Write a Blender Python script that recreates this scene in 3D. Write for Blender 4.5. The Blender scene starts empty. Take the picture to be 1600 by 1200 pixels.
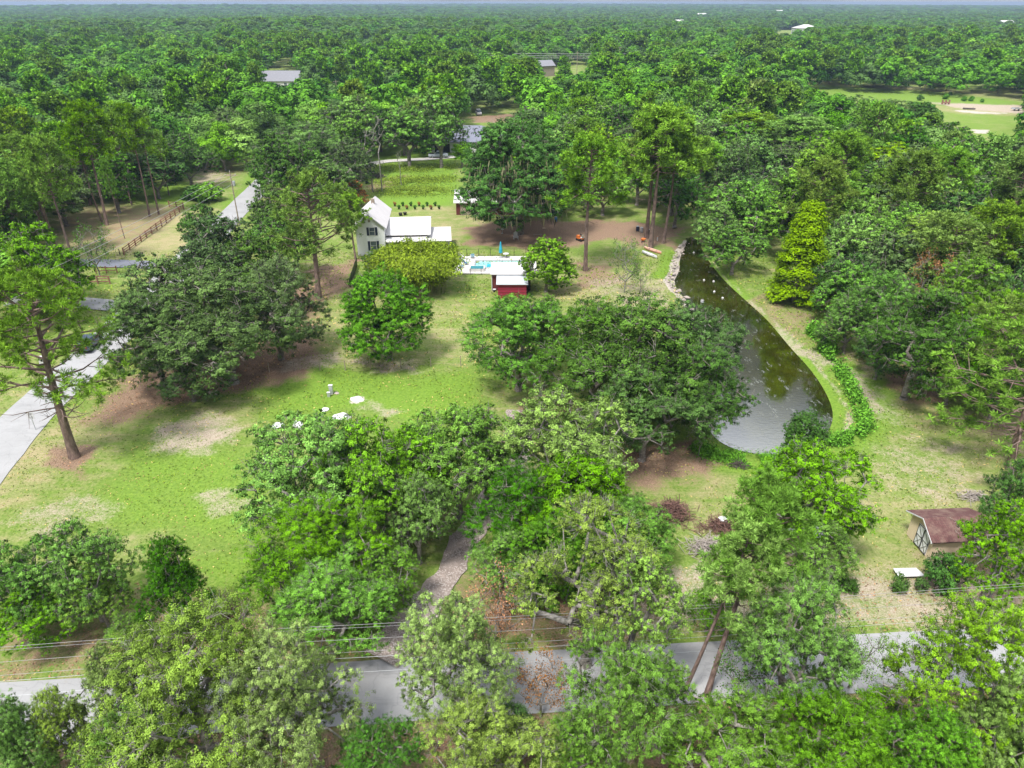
import bpy, bmesh, math, random
import numpy as np
from mathutils import Vector, Matrix
R_ = math.radians
scene = bpy.context.scene
COL = scene.collection
# ------------------------------------------------------------------ camera
CAMH = 40.0; FPX = 1110.0; PITCH = math.atan(596/1110)
cp, sp = math.cos(PITCH), math.sin(PITCH)
cam = bpy.data.cameras.new('camera'); camo = bpy.data.objects.new('camera', cam); COL.objects.link(camo)
cam.sensor_fit = 'HORIZONTAL'; cam.sensor_width = 36.0; cam.lens = 36.0*FPX/1600
cam.clip_start = 0.5; cam.clip_end = 30000
camo.location = (0, 0, CAMH); camo.rotation_euler = (math.pi/2-PITCH, 0, 0)
scene.camera = camo
# ------------------------------------------------------------------ world, sun, exposure
W = bpy.data.worlds.new("World"); scene.world = W; W.use_nodes = True
nt = W.node_tree; nt.nodes.clear()
wo = nt.nodes.new('ShaderNodeOutputWorld'); bg = nt.nodes.new('ShaderNodeBackground'); sky = nt.nodes.new('ShaderNodeTexSky')
sky.sky_type = 'NISHITA'; sky.sun_disc = False; sky.sun_elevation = R_(62); sky.sun_rotation = R_(215)
sky.dust_density = 3.0; sky.air_density = 1.0; sky.ozone_density = 1.0
tc = nt.nodes.new('ShaderNodeTexCoord'); sep = nt.nodes.new('ShaderNodeSeparateXYZ')
nt.links.new(tc.outputs['Generated'], sep.inputs[0])
mp = nt.nodes.new('ShaderNodeMapping'); mp.inputs['Scale'].default_value = (1, 1, 2.6)
nt.links.new(tc.outputs['Generated'], mp.inputs[0])
cn = nt.nodes.new('ShaderNodeTexNoise'); cn.inputs['Scale'].default_value = 2.6; cn.inputs['Detail'].default_value = 8; cn.inputs['Roughness'].default_value = .6
nt.links.new(mp.outputs[0], cn.inputs['Vector'])
cr = nt.nodes.new('ShaderNodeMapRange'); cr.inputs[1].default_value = .36; cr.inputs[2].default_value = .58; cr.inputs[3].default_value = .5; cr.inputs[4].default_value = 1.0
nt.links.new(cn.outputs['Fac'], cr.inputs[0])
mx = nt.nodes.new('ShaderNodeMix'); mx.data_type = 'RGBA'
nt.links.new(cr.outputs[0], mx.inputs[0]); nt.links.new(sky.outputs[0], mx.inputs[6]); mx.inputs[7].default_value = (10.5, 11.0, 11.8, 1)
er = nt.nodes.new('ShaderNodeMapRange'); er.inputs[1].default_value = .44; er.inputs[2].default_value = .53; er.inputs[3].default_value = .28; er.inputs[4].default_value = 2.5
nt.links.new(sep.outputs[2], er.inputs[0])
hz = nt.nodes.new('ShaderNodeMapRange'); hz.inputs[1].default_value = .03; hz.inputs[2].default_value = .10; hz.inputs[3].default_value = .5; hz.inputs[4].default_value = 0
nt.links.new(sep.outputs[2], hz.inputs[0]); ad = nt.nodes.new('ShaderNodeMath'); ad.operation = 'ADD'; nt.links.new(er.outputs[0], ad.inputs[0]); nt.links.new(hz.outputs[0], ad.inputs[1])
vm = nt.nodes.new('ShaderNodeVectorMath'); vm.operation = 'SCALE'; nt.links.new(mx.outputs[2], vm.inputs[0]); nt.links.new(ad.outputs[0], vm.inputs['Scale'])
nt.links.new(vm.outputs[0], bg.inputs[0]); bg.inputs[1].default_value = 0.056
nt.links.new(bg.outputs[0], wo.inputs[0])
sl = bpy.data.lights.new('sun', 'SUN'); sl.energy = 4.4; sl.angle = R_(10); sl.color = (1, .96, .9)
so = bpy.data.objects.new('sun', sl); COL.objects.link(so)
so.rotation_euler = (R_(28), 0, R_(-35))          # high sun behind and to the left of the camera
scene.view_settings.view_transform = 'Standard'; scene.view_settings.look = 'None'
scene.view_settings.exposure = 0.24; scene.view_settings.gamma = 1.0
scene.cycles.max_bounces = 6; scene.cycles.diffuse_bounces = 1; scene.cycles.glossy_bounces = 3
scene.cycles.transmission_bounces = 4; scene.cycles.transparent_max_bounces = 6; scene.cycles.volume_bounces = 0
scene.cycles.caustics_reflective = False; scene.cycles.caustics_refractive = False
# ------------------------------------------------------------------ helpers: measuring on the ground
def G(px, py, z=0.0):
    u = (px-800)/FPX; v = (600-py)/FPX
    t = (z-CAMH)/(-sp+v*cp)
    return (u*t, (cp+v*sp)*t)
def PX(x, y, z):
    zc = y*cp-(z-CAMH)*sp
    return (800+FPX*x/zc, 600-FPX*(y*sp+(z-CAMH)*cp)/zc, FPX/zc)
def zat(x, y, py):
    lo, hi = 0, 60
    for _ in range(40):
        m = (lo+hi)/2
        if PX(x, y, m)[1] > py: lo = m
        else: hi = m
    return lo
def GP(pts, z=0.0): return np.array([G(a, b, z) for a, b in pts])
def inside(P, poly):
    x, y = P[:, 0], P[:, 1]; r = np.zeros(len(P), bool); n = len(poly)
    for i in range(n):
        x0, y0 = poly[i]; x1, y1 = poly[(i+1) % n]
        if y0 == y1: continue
        c = ((y0 > y) != (y1 > y)) & (x < (x1-x0)*(y-y0)/(y1-y0)+x0); r ^= c
    return r
def sdist(P, poly):                                  # negative inside
    d = np.full(len(P), 1e9); n = len(poly)
    for i in range(n):
        a = np.array(poly[i]); b = np.array(poly[(i+1) % n]); ab = b-a
        t = np.clip(((P-a)@ab)/max(ab@ab, 1e-9), 0, 1)
        q = P-a-t[:, None]*ab; d = np.minimum(d, np.hypot(q[:, 0], q[:, 1]))
    return np.where(inside(P, poly), -d, d)
def pdist(P, line):
    d = np.full(len(P), 1e9)
    for i in range(len(line)-1):
        a = np.array(line[i]); b = np.array(line[i+1]); ab = b-a
        t = np.clip(((P-a)@ab)/max(ab@ab, 1e-9), 0, 1)
        q = P-a-t[:, None]*ab; d = np.minimum(d, np.hypot(q[:, 0], q[:, 1]))
    return d
def sm(x, a, b):
    t = np.clip((x-a)/(b-a), 0, 1); return t*t*(3-2*t)
def chaikin(p, n=2, closed=True):
    p = np.array(p)
    for _ in range(n):
        q = np.roll(p, -1, 0)
        p = np.stack([.75*p+.25*q, .25*p+.75*q], 1).reshape(-1, 2)
    return p
# ------------------------------------------------------------------ helpers: materials
def nmat(name):
    m = bpy.data.materials.new(name); m.use_nodes = True; t = m.node_tree
    return m, t, t.nodes['Principled BSDF']
def nd(t, typ, **kw):
    n = t.nodes.new(typ)
    for k, v in kw.items(): setattr(n, k, v)
    return n
def noise(t, scale, detail=4, rough=.6, coord='Object', stretch=None):
    tc = nd(t, 'ShaderNodeTexCoord'); n = nd(t, 'ShaderNodeTexNoise')
    n.inputs['Scale'].default_value = scale; n.inputs['Detail'].default_value = detail; n.inputs['Roughness'].default_value = rough
    if stretch:
        mp = nd(t, 'ShaderNodeMapping'); mp.inputs['Scale'].default_value = stretch
        t.links.new(tc.outputs[coord], mp.inputs[0]); t.links.new(mp.outputs[0], n.inputs['Vector'])
    else: t.links.new(tc.outputs[coord], n.inputs['Vector'])
    return n.outputs['Fac']
def mrange(t, s, a, b, c=0., d=1.):
    n = nd(t, 'ShaderNodeMapRange')
    for i, v in enumerate((a, b, c, d)): n.inputs[i+1].default_value = v
    t.links.new(s, n.inputs[0]); return n.outputs[0]
def mixc(t, f, a, b, blend='MIX'):
    n = nd(t, 'ShaderNodeMix'); n.data_type = 'RGBA'; n.blend_type = blend
    if isinstance(f, (int, float)): n.inputs[0].default_value = f
    else: t.links.new(f, n.inputs[0])
    for i, v in ((6, a), (7, b)):
        if isinstance(v, (tuple, list)): n.inputs[i].default_value = (*v[:3], 1)
        else: t.links.new(v, n.inputs[i])
    return n.outputs[2]
def mth(t, op, a, b=None):
    n = nd(t, 'ShaderNodeMath', operation=op)
    for i, v in enumerate((a, b)):
        if v is None: continue
        if isinstance(v, (int, float)): n.inputs[i].default_value = v
        else: t.links.new(v, n.inputs[i])
    return n.outputs[0]
def bump(t, bs, h, dist=.02, strength=.6):
    b = nd(t, 'ShaderNodeBump'); b.inputs['Strength'].default_value = strength; b.inputs['Distance'].default_value = dist
    t.links.new(h, b.inputs['Height']); t.links.new(b.outputs[0], bs.inputs['Normal'])
def simple(name, c, rough=.7, var=.25, scale=3, metal=0., bumpd=0, c2=None, stretch=None):
    m, t, b = nmat(name); b.inputs['Roughness'].default_value = rough; b.inputs['Metallic'].default_value = metal
    f = noise(t, scale, 5, .65, stretch=stretch)
    c2 = c2 or tuple(x*(1-var) for x in c)
    t.links.new(mixc(t, mrange(t, f, .35, .65), c2, c), b.inputs['Base Color'])
    if bumpd: bump(t, b, f, bumpd)
    return m
def leafmat(name, c, dark=.2, light=1.95, trans=.09, hue=.008, warm=None, fixed=False):
    m, t, b = nmat(name); b.inputs['Roughness'].default_value = .55
    b.inputs['Specular IOR Level'].default_value = .06
    at = nd(t, 'ShaderNodeAttribute', attribute_name='tone'); oi = nd(t, 'ShaderNodeObjectInfo')
    lo = tuple(x*dark for x in c); c = tuple(c)
    hi = warm or (c[0]*light*1.12, c[1]*light, c[2]*light*.8)
    base = mixc(t, at.outputs['Fac'], lo, hi)
    hs = nd(t, 'ShaderNodeHueSaturation')
    sc_ = nd(t, 'ShaderNodeSeparateColor'); t.links.new(oi.outputs['Color'], sc_.inputs[0])     # each standing tree keeps its own shade; merged woodland takes a random one
    pk = nd(t, 'ShaderNodeMix'); pk.data_type = 'FLOAT'; t.links.new(oi.outputs['Alpha'], pk.inputs[0]); t.links.new(oi.outputs['Random'], pk.inputs[2]); t.links.new(sc_.outputs[0], pk.inputs[3]); rnd = pk.outputs[0]
    if fixed:
        vv = nd(t, 'ShaderNodeValue'); vv.outputs[0].default_value = .5; rnd = vv.outputs[0]
    t.links.new(mrange(t, rnd, 0, 1, .5-hue, .5+hue), hs.inputs['Hue'])
    r2 = mth(t, 'FRACT', mth(t, 'MULTIPLY', rnd, 7.31))
    t.links.new(mrange(t, r2, 0, 1, .85, 1.18), hs.inputs['Value'])
    r3 = mth(t, 'FRACT', mth(t, 'MULTIPLY', rnd, 17.7))
    t.links.new(mrange(t, r3, 0, 1, .85, 1.1), hs.inputs['Saturation'])
    t.links.new(base, hs.inputs['Color'])
    t.links.new(hs.outputs[0], b.inputs['Base Color'])
    tr = nd(t, 'ShaderNodeBsdfTranslucent')
    tcx = mixc(t, 1.0, hs.outputs[0], (1.25, 1.2, .6), 'MULTIPLY'); t.links.new(tcx, tr.inputs[0])
    ms = nd(t, 'ShaderNodeMixShader'); ms.inputs[0].default_value = trans
    t.links.new(b.outputs[0], ms.inputs[1]); t.links.new(tr.outputs[0], ms.inputs[2])
    t.links.new(ms.outputs[0], t.nodes['Material Output'].inputs[0])
    return m
M = {}
M['pale'] = leafmat('pale_foliage', (.19, .32, .08))
M['bright'] = leafmat('bright_foliage', (.12, .305, .028))
M['green'] = leafmat('green_foliage', (.105, .265, .028))
M['deep'] = leafmat('deep_green_foliage', (.055, .165, .02))
M['emerald'] = leafmat('emerald_foliage', (.08, .22, .028), fixed=True)
M['grey'] = leafmat('grey_green_foliage', (.085, .17, .05))
M['dark'] = leafmat('dark_oak_foliage', (.062, .145, .03))
M['pine'] = leafmat('pine_needles', (.15, .33, .03))
M['pineold'] = leafmat('dull_pine_needles', (.15, .28, .04))
M['yellow'] = leafmat('yellow_green_foliage', (.17, .32, .02), light=1.5, dark=.4, fixed=True)
M['lime'] = leafmat('lime_foliage', (.16, .33, .04))
M['olive'] = leafmat('olive_bamboo_foliage', (.17, .26, .04), dark=.4, fixed=True)
M['brown'] = leafmat('dead_brown_leaves', (.32, .16, .08), trans=.2, hue=.01)
M['moss'] = leafmat('grey_hanging_moss', (.20, .21, .16), trans=.3, hue=.005)
M['weed'] = leafmat('rank_green_weeds', (.12, .29, .04), hue=.01)
M['bark'] = simple('grey_bark', (.34, .31, .28), .9, scale=5, bumpd=.03, c2=(.12, .10, .085))
M['palebark'] = simple('pale_bark', (.36, .335, .30), .9, scale=4, c2=(.11, .10, .085))
M['pinebark'] = simple('reddish_pine_bark', (.30, .21, .18), .9, scale=3.5, bumpd=.05, c2=(.10, .065, .055), stretch=(1, 1, .35))
M['darkbark'] = simple('dark_bark', (.12, .10, .085), .9, scale=4, c2=(.05, .04, .035))
# ------------------------------------------------------------------ helpers: meshes and things
def tag(o, label=None, cat=None, group=None, kind=None):
    if label: o['label'] = label
    if cat: o['category'] = cat
    if group: o['group'] = group
    if kind: o['kind'] = kind
    return o
def link(name, me, m=None, parent=None, loc=(0, 0, 0)):
    o = bpy.data.objects.new(name, me); COL.objects.link(o); o.location = loc
    if m is not None and len(me.materials) == 0: me.materials.append(m)
    if parent is not None: o.parent = parent
    return o
def thing(name, label, cat, loc=(0, 0, 0), rz=0., group=None):
    o = bpy.data.objects.new(name, None); COL.objects.link(o); o.empty_display_size = .5
    o.location = loc; o.rotation_euler = (0, 0, rz); return tag(o, label, cat, group)
def npmesh(name, V, F, k, tone=None, smooth=False):
    me = bpy.data.meshes.new(name); V = np.asarray(V, np.float32); F = np.asarray(F, np.int32)
    me.vertices.add(len(V)); me.vertices.foreach_set('co', V.ravel())
    n = len(F)
    me.loops.add(n*k); me.loops.foreach_set('vertex_index', F.ravel())
    me.polygons.add(n); me.polygons.foreach_set('loop_start', np.arange(n, dtype=np.int32)*k)
    if smooth: me.polygons.foreach_set('use_smooth', np.ones(n, bool))
    me.update(calc_edges=True)
    if tone is not None:
        a = me.attributes.new('tone', 'FLOAT', 'FACE'); a.data.foreach_set('value', np.asarray(tone, np.float32))
    return me
class MB:
    def __init__(s): s.v = []; s.f = []
    def poly(s, pts):
        b = len(s.v); s.v += [tuple(p) for p in pts]; s.f.append(tuple(range(b, b+len(pts)))); return s
    def hexa(s, p):                                   # 4 bottom ccw, 4 top ccw
        b = len(s.v); s.v += [tuple(q) for q in p]
        for f in ((3, 2, 1, 0), (4, 5, 6, 7), (0, 1, 5, 4), (1, 2, 6, 5), (2, 3, 7, 6), (3, 0, 4, 7)): s.f.append(tuple(b+i for i in f))
        return s
    def box(s, x0, x1, y0, y1, z0, z1):
        return s.hexa([(x0, y0, z0), (x1, y0, z0), (x1, y1, z0), (x0, y1, z0), (x0, y0, z1), (x1, y0, z1), (x1, y1, z1), (x0, y1, z1)])
    def slab(s, quad, t):                             # quad of 4 points (top face), thickness downwards
        return s.hexa([(p[0], p[1], p[2]-t) for p in quad]+list(quad))
    def prism(s, poly, y0, y1):                       # polygon in (x,z) extruded along y
        b = len(s.v); n = len(poly)
        s.v += [(x, y0, z) for x, z in poly]+[(x, y1, z) for x, z in poly]
        s.f.append(tuple(b+i for i in range(n))); s.f.append(tuple(b+n+i for i in reversed(range(n))))
        for i in range(n):
            j = (i+1) % n; s.f.append((b+j, b+i, b+n+i, b+n+j))
        return s
    def tube(s, p, q, r, r2=None, k=8):
        p = Vector(p); q = Vector(q); d = (q-p).normalized(); r2 = r if r2 is None else r2
        a = d.orthogonal().normalized(); c = d.cross(a); b = len(s.v)
        for P, rr in ((p, r), (q, r2)):
            for i in range(k):
                w = 2*math.pi*i/k; s.v.append(tuple(P+a*rr*math.cos(w)+c*rr*math.sin(w)))
        for i in range(k): s.f.append((b+i, b+(i+1) % k, b+k+(i+1) % k, b+k+i))
        s.f.append(tuple(b+i for i in reversed(range(k)))); s.f.append(tuple(b+k+i for i in range(k))); return s
    def lathe(s, prof, c=(0, 0, 0), k=16, sx=1, sy=1):
        b = len(s.v)
        for r, z in prof:
            for i in range(k):
                w = 2*math.pi*i/k; s.v.append((c[0]+r*sx*math.cos(w), c[1]+r*sy*math.sin(w), c[2]+z))
        for j in range(len(prof)-1):
            for i in range(k):
                s.f.append((b+j*k+i, b+j*k+(i+1) % k, b+(j+1)*k+(i+1) % k, b+(j+1)*k+i))
        return s
    def build(s, name, m, parent=None, bevel=0, smooth=False, loc=(0, 0, 0)):
        me = bpy.data.meshes.new(name); me.from_pydata(s.v, [], s.f); me.materials.append(m)
        if smooth:
            for p in me.polygons: p.use_smooth = True
        me.update(); o = link(name, me, None, parent, loc)
        if bevel:
            b = o.modifiers.new('bevel', 'BEVEL'); b.width = bevel; b.segments = 2; b.limit_method = 'ANGLE'
        return o
def unit(v): return v/np.maximum(np.linalg.norm(v, axis=1, keepdims=True), 1e-9)
def rdir(rng, n, zmin=-1):
    z = rng.uniform(zmin, 1, n); a = rng.uniform(0, 2*np.pi, n); r = np.sqrt(1-z*z)
    return np.stack([r*np.cos(a), r*np.sin(a), z], 1)
def leaf_geo(rng, C, N, size, wid=.55, droop=0.0):
    """diamond leaves: centres C, facing N"""
    n = len(C); N = unit(N)
    t = unit(np.cross(N, rdir(rng, n))); 
    if droop: t = unit(t*(1-droop)+np.array([0, 0, -1.])*droop)
    b = unit(np.cross(N, t)); s = (size*rng.uniform(.65, 1.35, n))[:, None]
    V = np.stack([C+t*s*.5, C+b*s*.5*wid+t*s*.05, C-t*s*.5, C-b*s*.5*wid+t*s*.05], 1)
    return V.reshape(-1, 3), np.arange(n*4).reshape(n, 4)
def tubes_geo(A, B, ra, rb, k=5):
    A = np.asarray(A, float); B = np.asarray(B, float); ra = np.asarray(ra)[:, None]; rb = np.asarray(rb)[:, None]
    d = unit(B-A); ref = np.where(np.abs(d[:, 2:3]) > .9, [[1., 0, 0]], [[0, 0, 1.]])
    u = unit(np.cross(d, ref)); w = np.cross(d, u); n = len(A); rings = []
    for P, r in ((A, ra), (B, rb)):
        for i in range(k):
            an = 2*np.pi*i/k; rings.append(P+u*r*np.cos(an)+w*r*np.sin(an))
    V = np.stack(rings, 1).reshape(-1, 3); base = (np.arange(n)*2*k)[:, None]
    F = np.concatenate([base+np.array([[i, (i+1) % k, k+(i+1) % k, k+i]]) for i in range(k)], 0)
    return V, F
def skeleton(targets, root, H0, rng, r_tip=.03, trunk_r=None, power=.46, forkz=None, bend=.12):
    """grow limbs: trunk to forkz, then join each target to the nearest node that is nearer the root"""
    root = np.array(root, float); nodes = [root]; par = [-1]
    forkz = forkz or H0*.25; m = 4; cur = root.copy()
    for i in range(1, m+1):
        cur = root+np.array([rng.normal(0, bend*.5), rng.normal(0, bend*.5), forkz*i/m]); nodes.append(cur); par.append(len(nodes)-2)
    hub = nodes[-1]; order = np.argsort(np.linalg.norm(targets-hub, axis=1)); tips = []
    for ti in order:
        T = targets[ti]; arr = np.array(nodes[m:]); dT = np.linalg.norm(arr-T, axis=1)
        cost = dT+.35*np.linalg.norm(arr-hub, axis=1)
        j = int(np.argmin(cost))+m; P = nodes[j]; L = dT[j-m]; ns = max(1, int(L/1.3)); last = j
        for q in range(1, ns+1):
            f = q/ns; p = P*(1-f)+T*f
            if q < ns: p = p+rng.normal(0, bend*L*.35, 3)+np.array([0, 0, .1*L*math.sin(math.pi*f)])
            nodes.append(p); par.append(last); last = len(nodes)-1
        tips.append(last)
    n = len(nodes); cnt = np.zeros(n)
    for i in tips: cnt[i] += 1
    for i in range(n-1, 0, -1): cnt[par[i]] += cnt[i]
    rad = r_tip*np.maximum(cnt, 1)**power
    if trunk_r: rad *= trunk_r/rad[0]; rad = np.maximum(rad, r_tip)
    nodes = np.array(nodes); idx = np.arange(1, n); pa = np.array(par[1:])
    ra = rad[pa].copy(); ra = np.minimum(ra, rad[idx]*1.6+.01)
    ra[pa < m] = rad[pa[pa < m]]
    ra[pa == 0] *= 1.5
    return nodes[pa], nodes[idx], ra, rad[idx]
LOD = dict(fine=(.105, 3.6, 7), near=(.17, 1.7, 6), mid=(.33, .55, 5), far=(.55, .24, 4), vfar=(.95, .11, 3))
def lobes_crown(rng, R, H, hb, nl, spread=.55, lobe=.5, top=True):
    L = []
    for i in range(nl):
        a = 2*np.pi*(i/nl)+rng.uniform(-.4, .4); rr = R*spread*rng.uniform(.75, 1.15)
        lr = R*lobe*rng.uniform(.75, 1.15); z = hb+(H-hb)*rng.uniform(.26, .58)
        L.append((rr*math.cos(a), rr*math.sin(a), z, lr, min(lr*rng.uniform(.8, 1.1)*max(1, H/(1.8*R)), z-.02*H)))
    for i in range(max(1, nl//3)):
        a = rng.uniform(0, 6.28); rr = R*.22*rng.uniform(0, 1.2); lr = R*lobe*rng.uniform(.85, 1.1); vz = lr*.85
        L.append((rr*math.cos(a), rr*math.sin(a), H-vz*rng.uniform(.95, 1.25), lr, vz))
    return L
def broadleaf(seed, lod, R=6., H=11., hbf=.12, nl=6, spread=.55, lobe=.48, clump=.15, nper=330, cover=120, trunk_r=.35, leafw=.55, droop=0, gap=.0, bark='bark', leafsz=1., twigs=1.0, flat=.7, tr_mat=None):
    rng = np.random.default_rng(seed); ls, lf, k = LOD[lod]; ls *= leafsz
    hb = H*hbf; L = lobes_crown(rng, R, H, hb, nl, spread, lobe); C = []; O = []
    cov = int(cover*(1 if lod in ('fine', 'near', 'mid') else .7 if lod == 'far' else .45)); per = int(cov*1.9/len(L))
    for (x, y, z, lr, lz) in L:
        d = rdir(rng, per, -.85); c = np.array([x, y, z])+d*np.array([lr, lr, lz])*rng.uniform(.72, 1.08, per)[:, None]
        C.append(c); O.append(d)
    C = np.concatenate(C); O = np.concatenate(O)
    q = np.full(len(C), 9.)
    for (x, y, z, lr, lz) in L:
        q = np.minimum(q, np.sqrt(((C[:, 0]-x)/lr)**2+((C[:, 1]-y)/lr)**2+((C[:, 2]-z)/lz)**2))
    keep = (q > .68) & (C[:, 2] > hb*.5) & (rng.random(len(C)) > gap); C = C[keep]; O = O[keep]
    if len(C) > cov: C = C[:0+len(C)]; sel = rng.permutation(len(C))[:cov]; C = C[sel]; O = O[sel]
    n = max(6, int(nper*lf)); nc = len(C); cr = R*clump*rng.uniform(.65, 1.35, nc)
    if lod in ('far', 'vfar'): cr *= 1.35
    rep = np.repeat(np.arange(nc), n)
    if lod in ('fine', 'near', 'mid'):                            # leaves gather in small sprays at the twig ends
        ms_ = dict(fine=20, near=13, mid=8)[lod]
        sd = rdir(rng, nc*ms_, -.75).reshape(nc, ms_, 3); sr = rng.uniform(.45, 1.15, (nc, ms_)); si = rng.integers(0, ms_, nc*n)
        d = sd[rep, si]; off = rng.normal(0, dict(fine=.095, near=.115, mid=.13)[lod], (nc*n, 3))
        P = C[rep]+(d*sr[rep, si][:, None]+off)*cr[rep][:, None]*np.array([1.2, 1.2, flat])
        d = unit(d*.6+off*3)
    else:
        d = rdir(rng, nc*n, -.75); rad = rng.uniform(.35, 1.0, nc*n)**.5
        P = C[rep]+d*(cr[rep]*rad)[:, None]*np.array([1.15, 1.15, flat])
    P[:, 2] = np.maximum(P[:, 2], .15)
    N = d*.9+O[rep]*.45+np.array([0, 0, .45])+rng.normal(0, .45 if lod in ('fine', 'near', 'mid') else .22, (nc*n, 3))
    V, F = leaf_geo(rng, P, N, ls, leafw, droop)
    ct = rng.random(nc)
    if lod in ('fine', 'near', 'mid'): tone = np.clip((ct[rep]*.2+rng.random((nc, ms_))[rep, si]*.58+rng.random(nc*n)*.22)*1.35-.18, 0, 1)
    else: tone = np.clip(.1+ct[rep]*.6+rng.random(nc*n)*.25, 0, 1)
    crown = npmesh('foliage', V, F, 4, tone)
    # limbs
    inner = C-O*cr[:, None]*.5
    if lod in ('far', 'vfar'): inner = inner[::5]
    elif lod == 'mid': inner = inner[::2]
    A, B, ra, rb = skeleton(inner, (0, 0, -.2), H, rng, r_tip=.02 if lod == 'fine' else .028 if lod == 'near' else .04, trunk_r=trunk_r, forkz=max(H*.2, hb*1.1))
    if lod in ('fine', 'near', 'mid') and twigs > 0:
        m = int(dict(fine=7, near=5, mid=3)[lod]*twigs)
        if m:
            rp = np.repeat(np.arange(nc), m); dd = unit(O[rp]+rdir(rng, len(rp))*.9)
            A2 = C[rp]-O[rp]*cr[rp][:, None]*.4; B2 = A2+dd*(cr[rp]*rng.uniform(.9, 1.5, len(rp)))[:, None]
            M2 = (A2+B2)/2+rng.normal(0, .08, A2.shape)*cr[rp][:, None]*2
            r0 = dict(fine=.014, near=.02, mid=.03)[lod]
            A = np.concatenate([A, A2, M2]); B = np.concatenate([B, M2, B2]); o = np.ones(len(rp))
            ra = np.concatenate([ra, o*r0, o*r0*.8]); rb = np.concatenate([rb, o*r0*.8, o*r0*.4])
    V, F = tubes_geo(A, B, ra, rb, k if k > 3 else 3)
    trunk = npmesh('limbs', V, F, 4, smooth=True)
    trunk.materials.append(M[bark])
    return crown, trunk, R, H
def tuft_geo(rng, C, D, n, ln, wd):
    """needle tufts: n blades per tuft fanning round axis D"""
    m = len(C); rep = np.repeat(np.arange(m), n); d = unit(D[rep]*.8+rdir(rng, m*n)*.95)
    s = unit(np.cross(d, rdir(rng, m*n)))*wd; l = (ln*rng.uniform(.7, 1.2, m*n))[:, None]
    c = C[rep]; V = np.stack([c-s*.3, c+d*l*.55+s, c+d*l, c+d*l*.55-s], 1).reshape(-1, 3)
    return V, np.arange(m*n*4).reshape(-1, 4), rep
def pine(seed, lod, R=4.5, H=18., cs=.58, nb=46, trunk_r=.28, dens=1., dome=.6, dead=8, lean=0., bare=False):
    rng = np.random.default_rng(seed); A = []; B = []; RA = []; RB = []; TC = []; TD = []
    k = LOD[lod][2]; ns = 9; pts = []
    bx, by = rng.normal(0, .35, 2)
    for i in range(ns+1):
        f = i/ns; pts.append(np.array([bx*math.sin(f*3)+lean*f*H, by*math.sin(f*2.3), f*H*.985-.2]))
    for i in range(ns):
        A.append(pts[i]); B.append(pts[i+1]); r = trunk_r*(1-(i/ns)**1.3*.85); RA.append(r*(1.25 if i == 0 else 1)); RB.append(trunk_r*(1-((i+1)/ns)**1.3*.85))
    def tp(z):
        f = np.clip((z+.2)/(H*.985), 0, .999)*ns; i = int(f); return pts[i]*(1-(f-i))+pts[i+1]*(f-i)
    for b in range(nb+dead):
        dd = b >= nb
        f = rng.uniform(cs*.62, cs*1.05) if dd else cs+(1-cs)*((b+.5)/nb)
        t = (f-cs)/(1-cs); a = b*2.4+rng.uniform(-.5, .5)
        prof = (1-max(0, t)**2.2)**.5*(.55+.45*min(1, t*3+.4)) if not dd else .55
        L = max(.5, R*prof*rng.uniform(.55, 1.12))
        if rng.random() < .12: L *= 1.2
        p = tp(f*H); up = -.05+.55*max(0, t)**1.5 if not dd else rng.uniform(-.25, .1)
        dirv = np.array([math.cos(a), math.sin(a), up]); dirv /= np.linalg.norm(dirv)
        q = [p]; cur = p.copy(); dv = dirv.copy(); m = 4
        for i in range(m):
            dv = dv+rng.normal(0, .16, 3)+np.array([0, 0, .09]); dv /= np.linalg.norm(dv); cur = cur+dv*L/m; q.append(cur)
        r0 = trunk_r*(.30 if not dd else .2)*(.5+.5*L/R)
        for i in range(m):
            A.append(q[i]); B.append(q[i+1]); RA.append(r0*(1-i/m*.8)); RB.append(r0*(1-(i+1)/m*.8))
        if dd and not bare:
            for i in range(3):
                A.append(q[2]); s = q[2]+unit(rdir(rng, 1)+dirv*.6)[0]*L*.35; B.append(s); RA.append(r0*.35); RB.append(r0*.12)
            continue
        nsb = int(rng.integers(4, 8))
        for i in range(nsb):
            g = rng.uniform(.38, 1)*m; ii = min(m-1, int(g)); s0 = q[ii]*(1-(g-ii))+q[ii+1]*(g-ii)
            sd = unit((dirv*.8+rdir(rng, 1)[0]*.8+np.array([0, 0, .25]))[None])[0]; sl_ = L*rng.uniform(.18, .38)
            s1 = s0+sd*sl_; A.append(s0); B.append(s1); RA.append(r0*.3); RB.append(r0*.14)
            for c in range(int(rng.integers(2, 5))):
                w = rng.uniform(.5, 1.1); TC.append(s0*(1-w)+s1*w+rng.normal(0, .16, 3)); TD.append(sd*.5+np.array([0, 0, .7]))
        for c in range(3):
            TC.append(q[m]+rng.normal(0, .2, 3)); TD.append(dirv*.6+np.array([0, 0, .7]))
    for c in range(8):
        TC.append(pts[-1]+rng.normal(0, .3, 3)); TD.append(np.array([0, 0, 1.]))
    TC = np.array(TC); TD = np.array(TD)
    if dens < 1:
        kk = rng.random(len(TC)) < dens; TC = TC[kk]; TD = TD[kk]
    if dens > 1:
        e = int(len(TC)*(dens-1)); j = rng.integers(0, len(TC), e); TC = np.concatenate([TC, TC[j]+rng.normal(0, .35, (e, 3))]); TD = np.concatenate([TD, TD[j]])
    n, ln, wd = dict(near=(26, .46, .026), mid=(16, .52, .048), far=(7, .75, .13), vfar=(4, 1.2, .32))[lod]
    if lod in ('far', 'vfar'):
        TC = TC[::2]; TD = TD[::2]
    V, F, rep = tuft_geo(rng, TC, TD, n, ln, wd)
    tone = np.clip(rng.random(len(TC))[rep]*.6+rng.random(len(rep))*.4, 0, 1)
    crown = npmesh('needles', V, F, 4, tone)
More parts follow.
